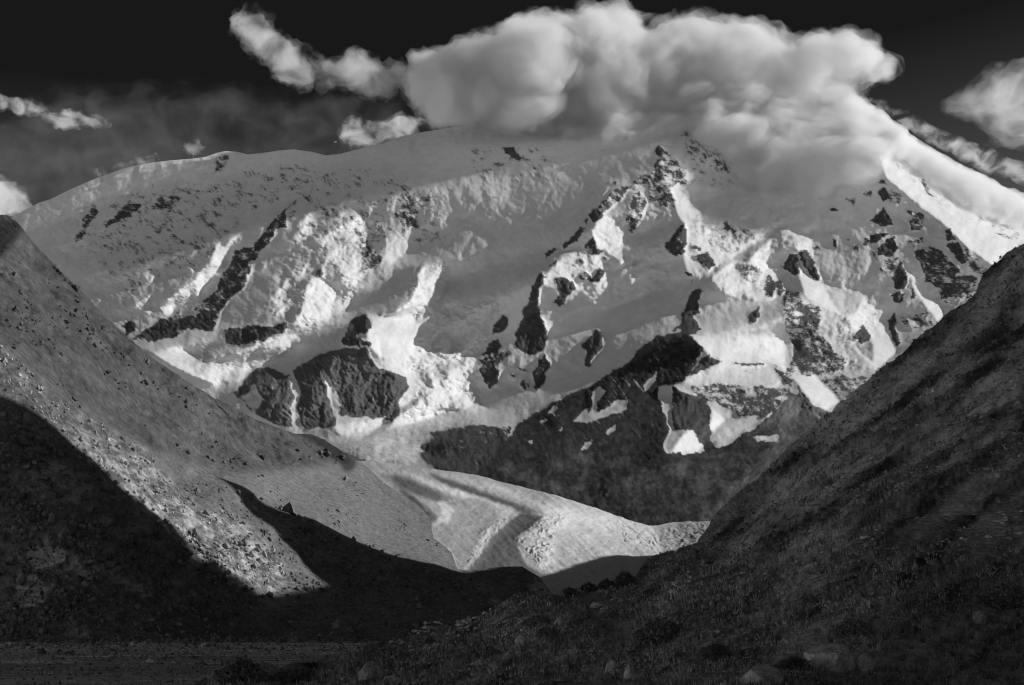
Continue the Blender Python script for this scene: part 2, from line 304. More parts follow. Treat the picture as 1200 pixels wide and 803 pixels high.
ROCK = [  # cover of bare rock
 (.38,[(640,330),(640,300),(700,240),(770,170),(860,190),(900,280),(850,330),(760,320),(700,360)],2,6),(.40,[(940,300),(1000,220),(1050,180),(1160,300),(1120,370),(1050,420),(1000,330)],2,6),
 (.40,[(560,370),(600,350),(650,400),(650,460),(570,465)],2,6),(.40,[(85,290),(130,225),(330,185),(480,200),(500,270),(300,300),(150,350)],2,8),(.36,[(915,330),(1010,420),(1040,430),(985,490),(920,420)],2,4),(.42,[(540,170),(640,170),(660,215),(560,215)],2,5),(.42,[(400,230),(520,220),(530,290),(420,290)],2,5),(.3,[(1080,200),(1240,260),(1240,300),(1120,250)],2,4),
 (.6,[(88,285),(97,255),(110,238),(114,250),(100,270),(94,285)]),
 (.75,[(122,267),(140,245),(150,236),(165,240),(160,250),(140,258),(126,268)]),(.6,[(178,243),(186,232),(200,228),(213,231),(200,246)]),
 (.55,[(250,190),(262,180),(272,182),(262,200),(252,202)]),(.4,[(290,188),(303,186),(300,193),(290,193)]),
 (.68,[(362,228),(336,245),(309,278),(289,297),(269,317),(255,341),(235,361),(215,376),(200,392),(170,404),(165,412),(205,402),(235,390),(257,386),(264,362),(290,335),(302,315),(318,290),(342,262),(366,242)]),
 (.75,[(140,385),(155,372),(160,392),(180,385),(205,370),(225,372),(205,395),(175,408),(150,398)]),
 (.78,[(262,388),(290,382),(336,379),(340,384),(325,394),(286,405),(265,403)]),
 (.45,[(150,335),(160,328),(168,335),(158,343)]),
 (.4,[(461,268),(463,250),(476,228),(485,232),(482,250),(515,262),(512,272),(480,272)]),(.35,[(570,178),(590,170),(612,185),(632,198),(600,200),(578,190)]),
 (.9,[(588,172),(600,174),(612,186),(604,188),(594,180)]),
 (.25,[(540,235),(590,225),(580,262),(560,255)]),(.3,[(420,215),(445,200),(452,225),(430,235)]),
 (.55,[(418,275),(432,268),(432,285),(445,300),(440,315),(425,318)]),
 (1,[(400,405),(403,390),(412,372),(428,370),(436,380),(432,388),(412,395),(436,400),(432,406)]),
 (1,[(284,448),(300,433),(316,431),(336,440),(350,428),(372,418),(400,408),(430,408),(442,430),(476,442),(478,455),(467,470),(470,485),(440,490),(400,487),(395,500),(360,503),(320,497),(290,478),(275,462)],.8),
 (0,[(338,440),(344,436),(352,460),(348,480),(358,505),(345,508),(340,480),(345,465)],.6),(0,[(376,432),(381,436),(400,470),(398,490),(425,512),(398,512),(390,480),(385,460)],.6),
 (.35,[(280,465),(300,450),(310,470),(300,485)]),
 (.65,[(576,383),(588,370),(594,376),(592,390),(586,400),(598,412),(590,430),(583,454),(568,456),(562,438),(568,418),(580,400)]),
 (.8,[(632,321),(640,318),(632,341),(632,371),(640,391),(641,408),(632,415),(646,428),(642,445),(629,457),(622,440),(612,418),(600,398),(608,378),(617,354)]),
 (.8,[(595,438),(602,440),(602,448),(596,446)]),(.9,[(607,446),(618,445),(622,455),(612,458)]),
 (.60,[(770,168),(785,185),(797,210),(803,235),(796,248),(775,240),(760,246),(752,265),(738,274),(735,255),(722,255),(705,265),(690,264),(670,287),(655,302),(640,312),(638,305),(660,283),(690,251),(710,233),(735,210),(755,193)],.8),
 (.75,[(682,295),(690,277),(703,274),(704,292),(692,299)]),
 (.8,[(638,325),(655,318),(672,322),(675,335),(668,352),(656,362),(648,345)]),(.65,[(680,316),(695,312),(710,318),(705,332),(690,328)]),
 (.95,[(780,296),(788,275),(800,266),(806,300),(790,300)]),
 (.5,[(786,160),(800,152),(835,172),(862,190),(855,203),(830,195),(800,185)]),(.35,[(785,330),(806,322),(802,338)]),(.5,[(790,250),(803,225),(812,280),(805,312),(795,300)]),
 (1,[(681,405),(692,397),(697,385),(706,390),(706,408),(697,418),(690,432),(684,428),(688,412)],.6),
 (.95,[(798,392),(797,375),(810,342),(822,338),(822,352),(812,372),(822,385),(815,392)]),(.9,[(876,380),(880,368),(892,355),(890,366),(884,380),(878,381)]),(.5,[(915,352),(924,350),(926,372),(918,365)]),
 # dark buttress
 (1,[(598,512),(608,497),(625,485),(642,474),(679,457),(702,447),(719,435),(739,421),(753,405),(770,393),(793,391),(803,389),(826,408),(818,420),(806,440),(795,452),(830,470),(845,505),(880,505),(900,490),(920,470),(925,455),(905,430),(928,440),(950,470),(975,485),(985,470),(1040,470),(1040,640),(540,640),(560,570),(575,540)],.8),
 (1,[(806,442),(822,420),(834,412),(860,425),(908,424),(914,432),(905,428),(870,428),(845,424)],.5),
 (0,[(669,496),(692,475),(695,462),(703,452),(710,458),(702,470),(720,470),(735,470),(735,480),(702,492)],.8),
 (.7,[(690,472),(694,468),(692,484),(688,484)]),(.9,[(698,472),(712,466),(722,466),(720,474),(702,484)]),
 (0,[(756,460),(754,452),(766,440),(770,434),(768,446)],.5),(0,[(679,528),(684,520),(695,514),(690,526)],.5),(0,[(708,508),(720,498),(722,504),(710,511)],.5),
 (0,[(641,483),(652,475),(654,479),(646,485)],.5),(0,[(632,496),(642,490),(640,495)],.5),(0,[(616,516),(625,515),(624,519)],.5),(0,[(653,504),(660,501),(658,505)],.5),
 (.18,[(785,452),(808,442),(845,428),(905,430),(912,450),(905,462),(870,460),(850,455),(830,475),(808,462)],.8),
 (.62,[(806,455),(830,450),(870,452),(905,455),(925,455),(918,475),(895,490),(870,490),(845,475),(825,470)],1),
 (.9,[(800,472),(828,470),(836,490),(828,508),(808,500),(798,485)],1),
 (.15,[(770,452),(786,452),(790,500),(800,530),(778,530),(784,500),(772,470)],1),
 (.05,[(785,522),(792,505),(812,502),(826,530),(800,532)],.7),(.05,[(832,512),(848,494),(886,486),(892,490),(880,500),(850,524),(838,525)],.7),
 (.8,[(815,512),(830,508),(832,520),(818,522)]),(.05,[(834,480),(840,478),(850,494),(836,508),(832,502)],.6),
 (.15,[(925,448),(933,445),(936,462),(928,462)],.5),(.35,[(880,510),(912,508),(915,518),(885,518)],.6),
 # right hand rocks
 (.65,[(918,300),(928,294),(938,305),(948,294),(955,315),(962,330),(948,325),(930,320)]),(.6,[(931,272),(950,272),(950,294),(936,296)]),
 (.56,[(918,341),(945,350),(962,362),(968,378),(988,412),(1008,432),(1020,440),(1002,465),(985,470),(961,447),(941,432),(928,405),(924,381)],1),
 (.22,[(826,395),(930,385),(940,424),(985,470),(966,482),(935,450),(908,426),(850,424)],.5,2.0),
 (0,[(822,394),(924,388),(930,424),(940,440),(905,424),(850,424),(832,418)],.4),
 (.72,[(1036,243),(1050,265),(1056,300),(1035,302),(1016,285),(1020,262)]),(.85,[(1058,306),(1068,335),(1055,362),(1045,350),(1042,325)]),
 (.46,[(1040,190),(1058,222),(1082,240),(1112,268),(1123,290),(1153,311),(1142,341),(1120,355),(1105,350),(1086,314),(1060,290),(1040,240),(1028,225)],1),
 (.65,[(1088,290),(1120,300),(1145,325),(1128,350),(1108,348),(1092,320)],1),
 (.4,[(1005,225),(1035,215),(1030,245),(1000,240)]),(.75,[(1042,364),(1058,370),(1056,395),(1058,408),(1044,400)]),(.5,[(1060,370),(1095,362),(1100,385),(1070,390)]),
 (.7,[(1000,392),(1012,378),(1020,398),(1008,404)]),(.6,[(970,240),(986,243),(980,249),(970,247)]),
 (.25,[(1075,210),(1100,225),(1110,240),(1095,238)]),(.4,[(1140,255),(1160,245),(1205,268),(1200,285),(1160,275)]),(.3,[(960,265),(1010,270),(1000,300),(975,290)]),
 (.85,[(500,505),(560,497),(598,512),(575,545),(600,575),(540,560),(500,545),(490,530),(520,520)],1,2),
]
ROCK += [(0,[(636,325),(640,290),(700,225),(765,160),(800,150),(812,330),(700,372),(650,365)]),(0,[(790,222),(985,222),(985,345),(900,352),(845,350),(792,325)]),(0,[(960,190),(1035,180),(1160,300),(1160,322),(960,322)]),(0,[(920,300),(1120,300),(1120,380),(1020,440),(935,440),(920,380)]),(0,[(128,410),(128,365),(190,370),(290,250),(350,230),(366,240),(300,340),(262,384),(262,402)]),(0,[(563,365),(600,360),(650,400),(648,460),(563,458)])]
ROCK += survey(620, 150, .7, .5, nums(""".60:840 150 880 105 910 150 960 190 1050 270 1070 400 1040 380 1000 360 950 410 990 500 1000 550 950 530 880 540 870 510 820 500 800 450 790 380 700 400 660 430 640 460 580 510 480 610 430 640 400 590 470 510 560 420 700 360 830 260 880 200/.95:840 150 880 105 910 150 870 190/.6:680 500 700 440 740 420 800 490 770 590 690 710 660 680 650 590/.9:400 590 440 540 490 560 500 600 440 640/.95:300 720 340 660 385 680 340 740 290 760/.8:360 640 400 600 390 660/.7:470 460 540 390 530 410 480 470/.9:560 365 590 350 580 380
/.8:920 790 960 720 1040 640 1060 690 1040 803 920 803/.5:1000 30 1060 20 1147 70 1147 180 1080 170 1040 110/.5:910 85 950 80 940 100/.42:1070 700 1147 560 1147 760"""))
ROCK += survey(620, 270, .7, .5, nums(""".8:360 100 430 40 460 120 500 150 470 170 360 140/.93:0 460 20 380 90 290 110 300 60 380 40 470 60 560 110 650 125 760 100 803 0 803/.8:100 160 170 110 190 130 120 190/.9:220 110 290 40 380 0 330 60 240 130/.7:120 240 200 180 210 190 130 260/.8:180 310 230 310 310 350 310 400 260 450 220 520 160 480 190 440 190 380/.7:100 300 140 290 120 330/.75:330 190 380 200 370 240 330 220/.75:340 290 400 290 420 320 480 250 515 260 480 340 430 350 350 330/.7:470 170 530 180 520 210/.75:910 130 960 50 1010 10 1060 90 1040 160 960 165
/.95:1080 460 1110 400 1147 400 1147 560 1060 600 980 690 960 680 1040 600 1100 510/.8:1030 280 1100 300 1090 320 1040 300/.9:1080 350 1100 335 1095 365/.93:345 770 400 720 440 690 460 660 480 700 490 760 480 803 370 803"""))
ROCK += survey(790, 220, .7, .5, nums(""".75:0 300 40 330 80 250 70 300 30 350 70 400 50 460 0 450/.44:330 220 400 210 560 330 400 440 270 420 180 280/.62:180 260 220 250 210 290/.62:330 235 350 225 400 290 350 280/.6:100 370 180 390 190 420 120 420/.75:110 460 230 430 280 520 240 560 190 500/.7:170 500 190 490 200 530/.92:730 500 770 450 830 440 835 590 790 590 730 550/.85:840 420 900 430 950 500 985 600 970 635 900 580 850 500/.47:430 540 500 490 600 560 560 640 460 650/.8:600 690 620 570 690 640 670 740 620 740/.7:680 640 720 620 750 690 700 750/.8:760 680 900 760 940 803 740 803 740 730
/.9:105 740 140 690 190 700 180 740 150 803 130 800/.8:60 570 130 600 80 600/.8:100 630 125 620 115 650/.8:1040 150 1080 125 1115 150 1090 165/.6:1070 350 1095 340 1100 410 1075 420/.5:930 400 980 380 980 420 935 430"""))
ROCK += survey(960, 180, .6, .5, nums(""".7:390 190 440 165 460 200 400 210/.7:295 270 350 240 360 290 310 300/.78:390 250 450 210 460 310 420 330/.55:440 200 560 280 540 350 470 330/.85:580 390 610 375 640 390 620 415/.93:340 450 430 360 490 450 500 490 420 490/.93:335 540 410 530 470 540 350 620 330 600/.95:385 640 460 580 510 550 540 640 490 690 400 680/.8:305 570 330 560 330 630 305 620/.6:350 650 390 660 380 720 350 690/.93:500 803 545 720 590 803/.6:430 720 500 680 500 760 440 803
/.68:600 450 680 380 710 400 690 520 620 520/.6:600 590 700 560 700 620 640 640/.70:640 650 720 620 800 640 860 680 960 803 700 803 650 690/.85:850 620 930 590 1000 720 960 760 900 680/.7:840 520 880 500 920 580 860 600/.55:960 600 1147 780 1147 803 1020 803/.5:655 175 700 165 740 230 830 320 820 335 760 290/.42:1040 440 1147 430 1147 540/.7:95 570 130 620 100 650/.7:190 580 212 575 210 612/.8:220 620 260 605 265 655 230 650/.8:65 380 110 360 145 385 100 395/.5:170 290 250 280 240 345 180 340"""))
ROCK += survey(920, 300, .7, .5, nums(""".60:0 220 100 250 230 340 250 430 230 480 330 640 420 690 400 760 300 803 0 803 60 640 0 500/.8:100 350 200 380 250 430 230 480 150 440/.8:40 570 100 540 200 700 120 803 60 700/.93:715 150 780 40 820 130 830 180 790 230 740 220/.9:710 260 740 240 800 250 800 320 730 320/.85:840 200 890 280 850 300/.7:880 300 950 340 930 350/.8:690 440 730 370 770 420 740 490 785 590 760 620 710 560/.55:770 400 960 380 1000 460 880 500 800 470/.88:455 550 520 450 580 540 570 570 520 600 490 560/.70:920 80 1147 60 1147 270 1060 290 1000 200 940 170/.7:1050 290 1100 310 1080 320/.6:630 80 700 20 760 10 720 120 640 110"""))
ROCK += survey(100, 260, .7, .5, nums(""".8:220 710 300 655 340 680 330 740 280 780 270 720/.70:310 800 400 720 520 640 560 650 640 580 650 640 700 640 760 560 880 460 900 380 960 310 1000 200 1060 170 1130 170 1100 300 1080 430 1000 500 940 560 900 640 860 740 700 720 600 780 480 803/.9:350 790 420 720 520 650 540 680 480 790/.88:500 780 560 690 640 650 600 770/.85:700 700 780 600 860 600 850 700/.8:930 720 980 700 1147 740 1147 803 940 803/.5:260 450 320 405 330 445 280 465"""))
ROCK += survey(290, 230, .6, .5, nums(""".72:0 460 60 300 180 150 320 20 340 40 260 110 270 210 190 230 150 320 90 370 60 430 30 440/.8:0 470 30 470 20 530 0 520/.5:270 100 330 90 330 150 280 160/.6:460 500 490 470 520 520 500 560 450 540/.55:740 310 780 250 810 260 800 340 760 370/.7:850 440 880 390 910 400 900 470 860 470/.58:980 110 1040 60 1080 0 1100 40 1147 100 1147 210 1040 200/.5:410 600 440 595 430 630/.6:500 310 520 310 510 335/.42:560 250 720 290 720 340 640 330"""))
ROCK += survey(450, 300, .7, .5, nums(""".9:730 470 800 390 830 410 825 490 780 520 740 530 720 540/.78:700 600 760 560 800 600 760 650 650 680/.62:640 690 760 650 860 620 860 660 760 740 680 803 640 760/.9:950 400 970 280 1060 110 1060 150 1010 280 1030 350 1080 450 1100 530 1080 620 1020 670 960 660 920 640 870 600 880 510 920 440/.93:1020 800 1040 700 1080 660 1110 700 1120 740 1060 803/.9:895 710 915 760 900 780/.8:930 770 960 765 950 785"""))
ROCK += survey(440, 400, .7, .5, nums(""".8:700 200 780 170 840 200 830 270 770 320 720 270/.9:895 230 940 225 945 250 910 250/.95:970 260 1000 250 1040 310 1010 330 975 300/.93:1040 200 1147 130 1147 260 1090 330 1065 320 1080 270/.8:950 140 970 190 955 200/.8:985 185 1020 190 1000 205/.8:60 520 150 460 160 480 120 540/.78:340 680 480 600 560 640 700 560 930 570 860 700 820 803 420 803 340 740"""))
rock = FM.paint(0.0, ROCK, 3.2, 0.8, 11, 9.0)
brk = fbm((U+.5*V)/14, (V-.3*U)/9, 7.7, 5, .7)*1.25+.5      # how the rock breaks through, in rough ledges
rk = np.clip((rock-brk*.95)*5+.35, 0, 1)*(rock > .02)
target = ns_of(tone)
solid_ = FM.paint(.0, [(1,[(540,640),(560,560),(600,500),(700,450),(790,393),(826,408),(800,450),(780,480),(800,530),(930,490),(985,480),(1040,470),(1040,640)]),(.8,[(270,420),(440,400),(490,440),(480,500),(275,510)])], 2, 2)
rocky = blur(np.clip(rock, 0, 1), 1.0)
rbase = FM.paint(.25, [(1,[(540,640),(560,560),(600,505),(700,450),(790,393),(826,408),(930,430),(985,480),(1040,470),(1040,640)])], 2, 2)
target = target*(1-.8*rocky*rbase)+np.clip(.20-.10*inpoly(U, V, [(540,640),(560,560),(600,490),(760,390),(830,400),(800,450),(900,520),(1000,470),(1000,640)])+.85*fbm((U+V*.5)/40, (V-.4*U)/70, 21.5, 5, .6), -.1, .8)*.8*rocky*rbase
goal = np.clip(target, 0, 1); L = relief(L0, U, V, 1.6, target, 150.0, .10, 3)
for _k in range(1):
    ns_, fr_ = sunlit(L, U, V, 1.6, -60, 60)
    err = blur(goal-np.clip(ns_, 0, 1)*fr_, 1.0)
    target = np.clip(target+.4*np.where(err < 0, err, err*fr_), -.6, 1.05)
    L = relief(L0, U, V, 1.6, target, 150.0, .10, 3)
L = blur(L, .4)

vtM = curve([(-60,300),(0,262),(30,246),(45,238),(60,233),(80,223),(110,210),(130,203),(150,196),(175,191),(200,188),(225,186),(240,184),(255,179),(265,177),(278,178),(290,181),(310,179),(330,176),(345,175),(365,178),(382,182),(400,180),(430,172),(450,168),(470,160),(500,154),(560,145),(620,140),(700,140),(750,125),(850,100),(930,100),(1000,118),(1050,150),(1100,185),(1150,212),(1200,236),(1260,262)])
vbM = curve([(-60,330),(0,330),(40,330),(100,385),(200,465),(280,500),(340,520),(400,545),(425,556),(450,556),(480,560),(580,582),(700,618),(760,630),(835,630),(870,610),(930,545),(1000,490),(1060,440),(1130,385),(1200,330),(1260,310)])
def build_massif():
    R = 400; us = np.arange(-50, 1252, 1.3); C = len(us)
    t = np.linspace(0, 1, R)[:, None]; UU = np.repeat(us[None], R, 0); VV = vtM(us)[None]*(1-t)+vbM(us)[None]*t
    Ls = FM.sample(L, UU, VV); rockc = FM.sample(rocky, UU, VV); rg = FM.sample(rough, UU, VV); rkk = FM.sample(rk, UU, VV)
    # metre-true detail: ridged rock, broken ice, wind-packed snow
    wx = UU+6*fbm(UU/25, VV/25, 2.2, 3); wy = VV+6*fbm(UU/25, VV/25, 8.2, 3)
    jag = fbm(wx/70, wy/95, 31.1, 4, .5, True)*70*.16+fbm((wx+.5*wy)/19, (wy-.3*wx)/26, 1.1, 6, .62, True)*19*.36*(.55+.45*np.clip(.5+1.5*fbm(UU/60, VV/50, 71.1, 2), 0, 1))+fbm((UU-.4*VV)/7, (VV+.3*UU)/12, 6.1, 3, .6, True)*5*.55
    cell = fbm(UU/9, VV/7, 4.4, 4, .6, True)*9*.55
    rib = fbm(wx/26+.3*VV/40, wy/85, 41.3, 4, .5, True)*26*.09*(.35+.65*np.clip(1.2-2*np.abs(fbm(UU/120, VV/90, 51.1, 2)), 0, 1))
    soft = rib-rib.mean()+fbm(wx/60, wy/60, 5.5, 5, .5, True)*60*.10+fbm((UU-VV)/16, (UU+VV)/34, 15.5, 4, .55)*16*.12+fbm((UU+VV*.3)/7, VV/26, 6.6, 3)*7*.03
    dl = (rockc*(jag-jag.mean())*1.15*(1-.45*FM.sample(solid_, UU, VV)*(UU > 520))+(1-rockc)*(rg*cell+soft))/F
    P = world(UU, VV, np.exp(Ls+dl))
    cov = FM.sample(blur(rock, .4), UU, VV)
    b1 = fbm((UU+.5*VV)/15, (VV-.3*UU)/8, 7.7, 6, .72)*.95+.5
    b2 = fbm((UU-.7*VV)/5, (VV+.7*UU)/17, 3.9, 5, .7)*.9+.42     # clefts down the fall line that hold snow
    m = np.clip((cov-np.maximum(b1, b2))*5+.5, 0, 1)*np.clip(cov*12, 0, 1)
    solid = FM.sample(solid_, UU, VV); m = np.maximum(m, np.clip((cov-.5)*6, 0, 1)*solid*np.clip((.85-b2)*4, 0, 1))
    strata = fbm((UU*.35+VV)/5+3*fbm(UU/40, VV/40, 9.9, 3), (UU-.3*VV)/60, 61.2, 4, .65)
    st = fbm((UU*.8+VV)/30, (VV*.8-UU)/4.5+2*fbm(UU/30, VV/30, 1.4, 3), 27.3, 4, .62)
    m = m*(1-np.clip((st-.27)*9, 0, 1)*solid*np.clip((535-VV)/60, 0, 1)*np.clip(1.3*fbm(UU/40, VV/30, 81.1, 3)+.35, 0, 1))
    ralb = .066+.055*fbm(UU/8, VV/6, 1.9, 5, .75)+.03*strata-.036*solid*(UU > 520)+.035*inpoly(UU, VV, [(275,425),(480,400),(485,500),(275,510)])
    deb = inpoly(UU, VV, [(540,640),(560,570),(600,530),(700,530),(780,545),(900,520),(1040,450),(1040,640)])
    ralb = ralb+deb*(.008+.15*np.clip(fbm((UU+.4*VV)/30, (VV-.3*UU)/20, 2.9, 6, .74), -.12, 1)+.03*fbm(UU/3, VV/3, 3.9, 3, .7))
    scr = blur(inpoly(UU, VV, [(925,462),(1000,450),(1000,500),(900,600),(835,612),(840,598),(870,560),(900,530)]).astype(float), 4)
    ralb = ralb+scr*(.05+.05*fbm((UU+VV)/5, (VV-UU)/14, 4.9, 4, .7))
    salb = .62+.05*fbm(UU/30, VV/30, 2.7, 3)
    dirty = blur(inpoly(UU, VV, [(390,520),(470,500),(560,497),(600,560),(420,560)]).astype(float), 4)
    salb = salb*(1-dirty*(.35+.35*fbm((UU-VV*1.5)/9, (VV+UU*.2)/5, 7.1, 4, .7)))
    alb = np.clip(salb*(1-m)+np.clip(ralb, .015, .3)*m, .012, .9)
    lab = np.zeros((R-1, C-1), int); uq, vq = UU[:-1, :-1], VV[:-1, :-1]
    for k, pl in ((1, [(598,512),(608,496),(642,472),(702,446),(753,404),(793,390),(826,408),(860,425),(930,440),(975,485),(1040,470),(1040,660),(540,660),(560,570)]),
                  (2, [(275,462),(284,447),(316,430),(350,427),(400,407),(430,407),(478,442),(470,488),(400,490),(360,506)]),
                  (3, [(488,308),(530,313),(530,360),(592,349),(572,480),(470,498),(490,455),(428,400),(428,374),(470,364)])):
        lab[inpoly(uq, vq, pl)] = k
    P2, a2 = with_back(P, alb); nb = P2.shape[0]-R
    q = grid_quads(P2.shape[0], C); lab = np.concatenate([np.zeros((nb, C-1), int), lab], 0)
    co, al = P2.reshape(-1, 3), a2.ravel()
    for k, (nm, lb, ct) in enumerate((('snow_mountain', 'huge snow covered mountain with rocky ridges and its summit lost in cloud', 'mountain'),
        ('rock_buttress', 'dark rocky buttress with snow patches standing in front of the snow mountain', 'mountain'),
        ('rock_bluff', 'grey rock bluff on the left beneath the snow slopes of the mountain', 'rock outcrop'),
        ('icefall', 'bright broken icefall tumbling down the middle of the mountain', 'icefall'))):
        o = mesh_from(nm, co, q[lab == k], al, mat_mountain); tag(o, lb, ct, kind='structure')
build_massif()

#@@LEFT
# ------------------------------------------------------------------ the sunlit hill on the left with its spur and moraine
FL = Field(-60, 700, 190, 790, 2.0); UL, VL = FL.U, FL.V
D_L = [(-60,225,2100),(0,253,2200),(60,305,2300),(125,372,2400),(200,433,2500),(275,477,2700),(345,508,2900),(418,541,3250),(452,567,3150),(490,592,3000),(510,610,2850),
 (529,647,2600),(536,667,2450),(590,666,2400),(632,676,2500),(655,705,2450),(-60,400,1480),(0,380,1600),(80,420,1820),(150,480,2050),(210,530,2280),(256,556,2380),(330,560,2650),(400,590,2650),
 (364,607,2400),(452,656,2350),(503,660,2350),(0,459,1400),(57,492,1440),(105,533,1490),(165,586,1550),(229,650,1620),(308,696,1700),(172,522,1760),(225,584,1760),(259,598,1740),(301,626,1750),(332,660,1760),(330,690,1740),
 (-60,560,1400),(60,600,1400),(140,660,1420),(-60,752,1420),(0,752,1412),(120,752,1412),(240,752,1412),(300,574,2380),(285,588,2300),(300,604,2200),(350,660,2050),(330,632,2130),(420,700,1900),(400,745,1480),(500,720,1750),(560,735,1550),
 (580,690,2200),(620,700,2200),(640,715,2100),(500,690,2100),(430,665,2150),(700,720,2100)]
LL0 = tps(D_L, UL, VL, 2e-4)
LITL = [(.62,[(-60,200),(700,200),(700,800),(-60,800)]),(.5,[(-60,200),(0,253),(62,308),(150,395),(345,508),(418,541),(300,555),(170,520),(60,440),(-60,380)],1,3),
 (.1,[(0,300),(8,285),(26,262),(20,254),(-60,200),(-60,330)]),
 (.78,[(260,556),(330,556),(420,541),(452,567),(514,607),(536,667),(503,660),(400,628),(330,597)],.5,2),
 (.25,[(90,480),(120,500),(170,530),(200,560),(150,540)],1,4),
 (.15,[(-60,430),(0,459),(26,472),(57,492),(79,516),(105,533),(132,560),(165,586),(176,604),(207,626),(229,650),(273,674),(308,696),(360,745),(300,760),(-60,760)],.5,1),
 (.15,[(172,527),(228,558),(256,560),(287,574),(329,599),(364,607),(414,639),(452,656),(480,662),(503,660),(534,674),(560,667),(590,664),(612,664),(632,676),(655,705),(700,760),(340,760),(308,696),(336,682),(329,651),(301,626),(273,600),(259,598),(242,605),(225,588),(204,567)],.5,1),
 (.12,[(24,318),(34,315),(44,350),(44,385),(34,370)]),(.15,[(78,386),(86,386),(92,402),(82,404)]),(.85,[(18,268),(26,268),(50,330),(56,384),(48,384),(40,335)]),(.12,[(28,400),(60,420),(100,445),(170,478),(168,486),(98,456),(50,425)]),(.85,[(80,405),(100,415),(145,460),(130,458)]),(.8,[(0,402),(30,424),(58,448),(50,452),(0,416)]),(.1,[(60,310),(70,318),(72,340),(64,335)]),(.15,[(110,370),(118,372),(135,402),(124,400)]),(.15,[(180,440),(200,450),(250,500),(235,500)]),(.85,[(200,445),(215,452),(270,510),(255,512)]),(.15,[(290,505),(310,512),(345,545),(330,545)]),(.8,[(312,508),(330,512),(372,548),(352,546)]),
 (.85,[(242,605),(259,598),(273,600),(301,626),(329,651),(336,682),(315,696),(290,670),(260,640)],.5),
 (.05,[(266,615),(275,612),(285,635),(300,650),(290,655),(272,635)],.5),(.05,[(280,618),(292,625),(300,642),(294,640)],.5),
 (.3,[(225,620),(244,625),(246,640),(230,645)],.5),(.6,[(575,700),(620,695),(645,703),(640,710),(580,708)],1)]
toneL = FL.paint(.5, LITL, 2.5, 1.0, 14, 3.0)
# gullies run down with the slope
ca, sa = math.cos(math.radians(40)), math.sin(math.radians(40))
def slope_uv(U, V): return U*ca+V*sa, -U*sa+V*ca
al_, ac_ = slope_uv(UL, VL)
toneL = toneL+np.where(toneL > .2, 1, 0)*(.26*fbm(al_/120, ac_/34, 4.1, 4, .6, True)+.42*fbm((al_+14*fbm(UL/30, VL/30, 6.6, 3))/60, (ac_+8*fbm(UL/22, VL/22, 7.6, 3))/17, 2.1, 5, .62)+.12*fbm(al_/30, ac_/6, 3.1, 3))
LL = relief(LL0, UL, VL, 2.0, toneL, scale=55.0, wz=.35, iters=3)
vtL = curve([(-60,205),(-30,235),(0,252),(10,253),(22,262),(40,285),(62,308),(75,322),(100,346),(125,373),(150,396),(175,416),(200,434),(240,460),(275,478),(300,492),(330,503),(345,508),(365,509),(380,515),(400,528),(418,541),(430,547),(452,567),(490,592),(503,606),(508,630),(529,647),(536,667),(548,668),(590,664),(612,664),(632,676),(645,693),(660,703),(700,712)])
vbL = curve([(-60,757),(240,757),(400,757),(470,765),(560,750),(660,716),(700,716)])
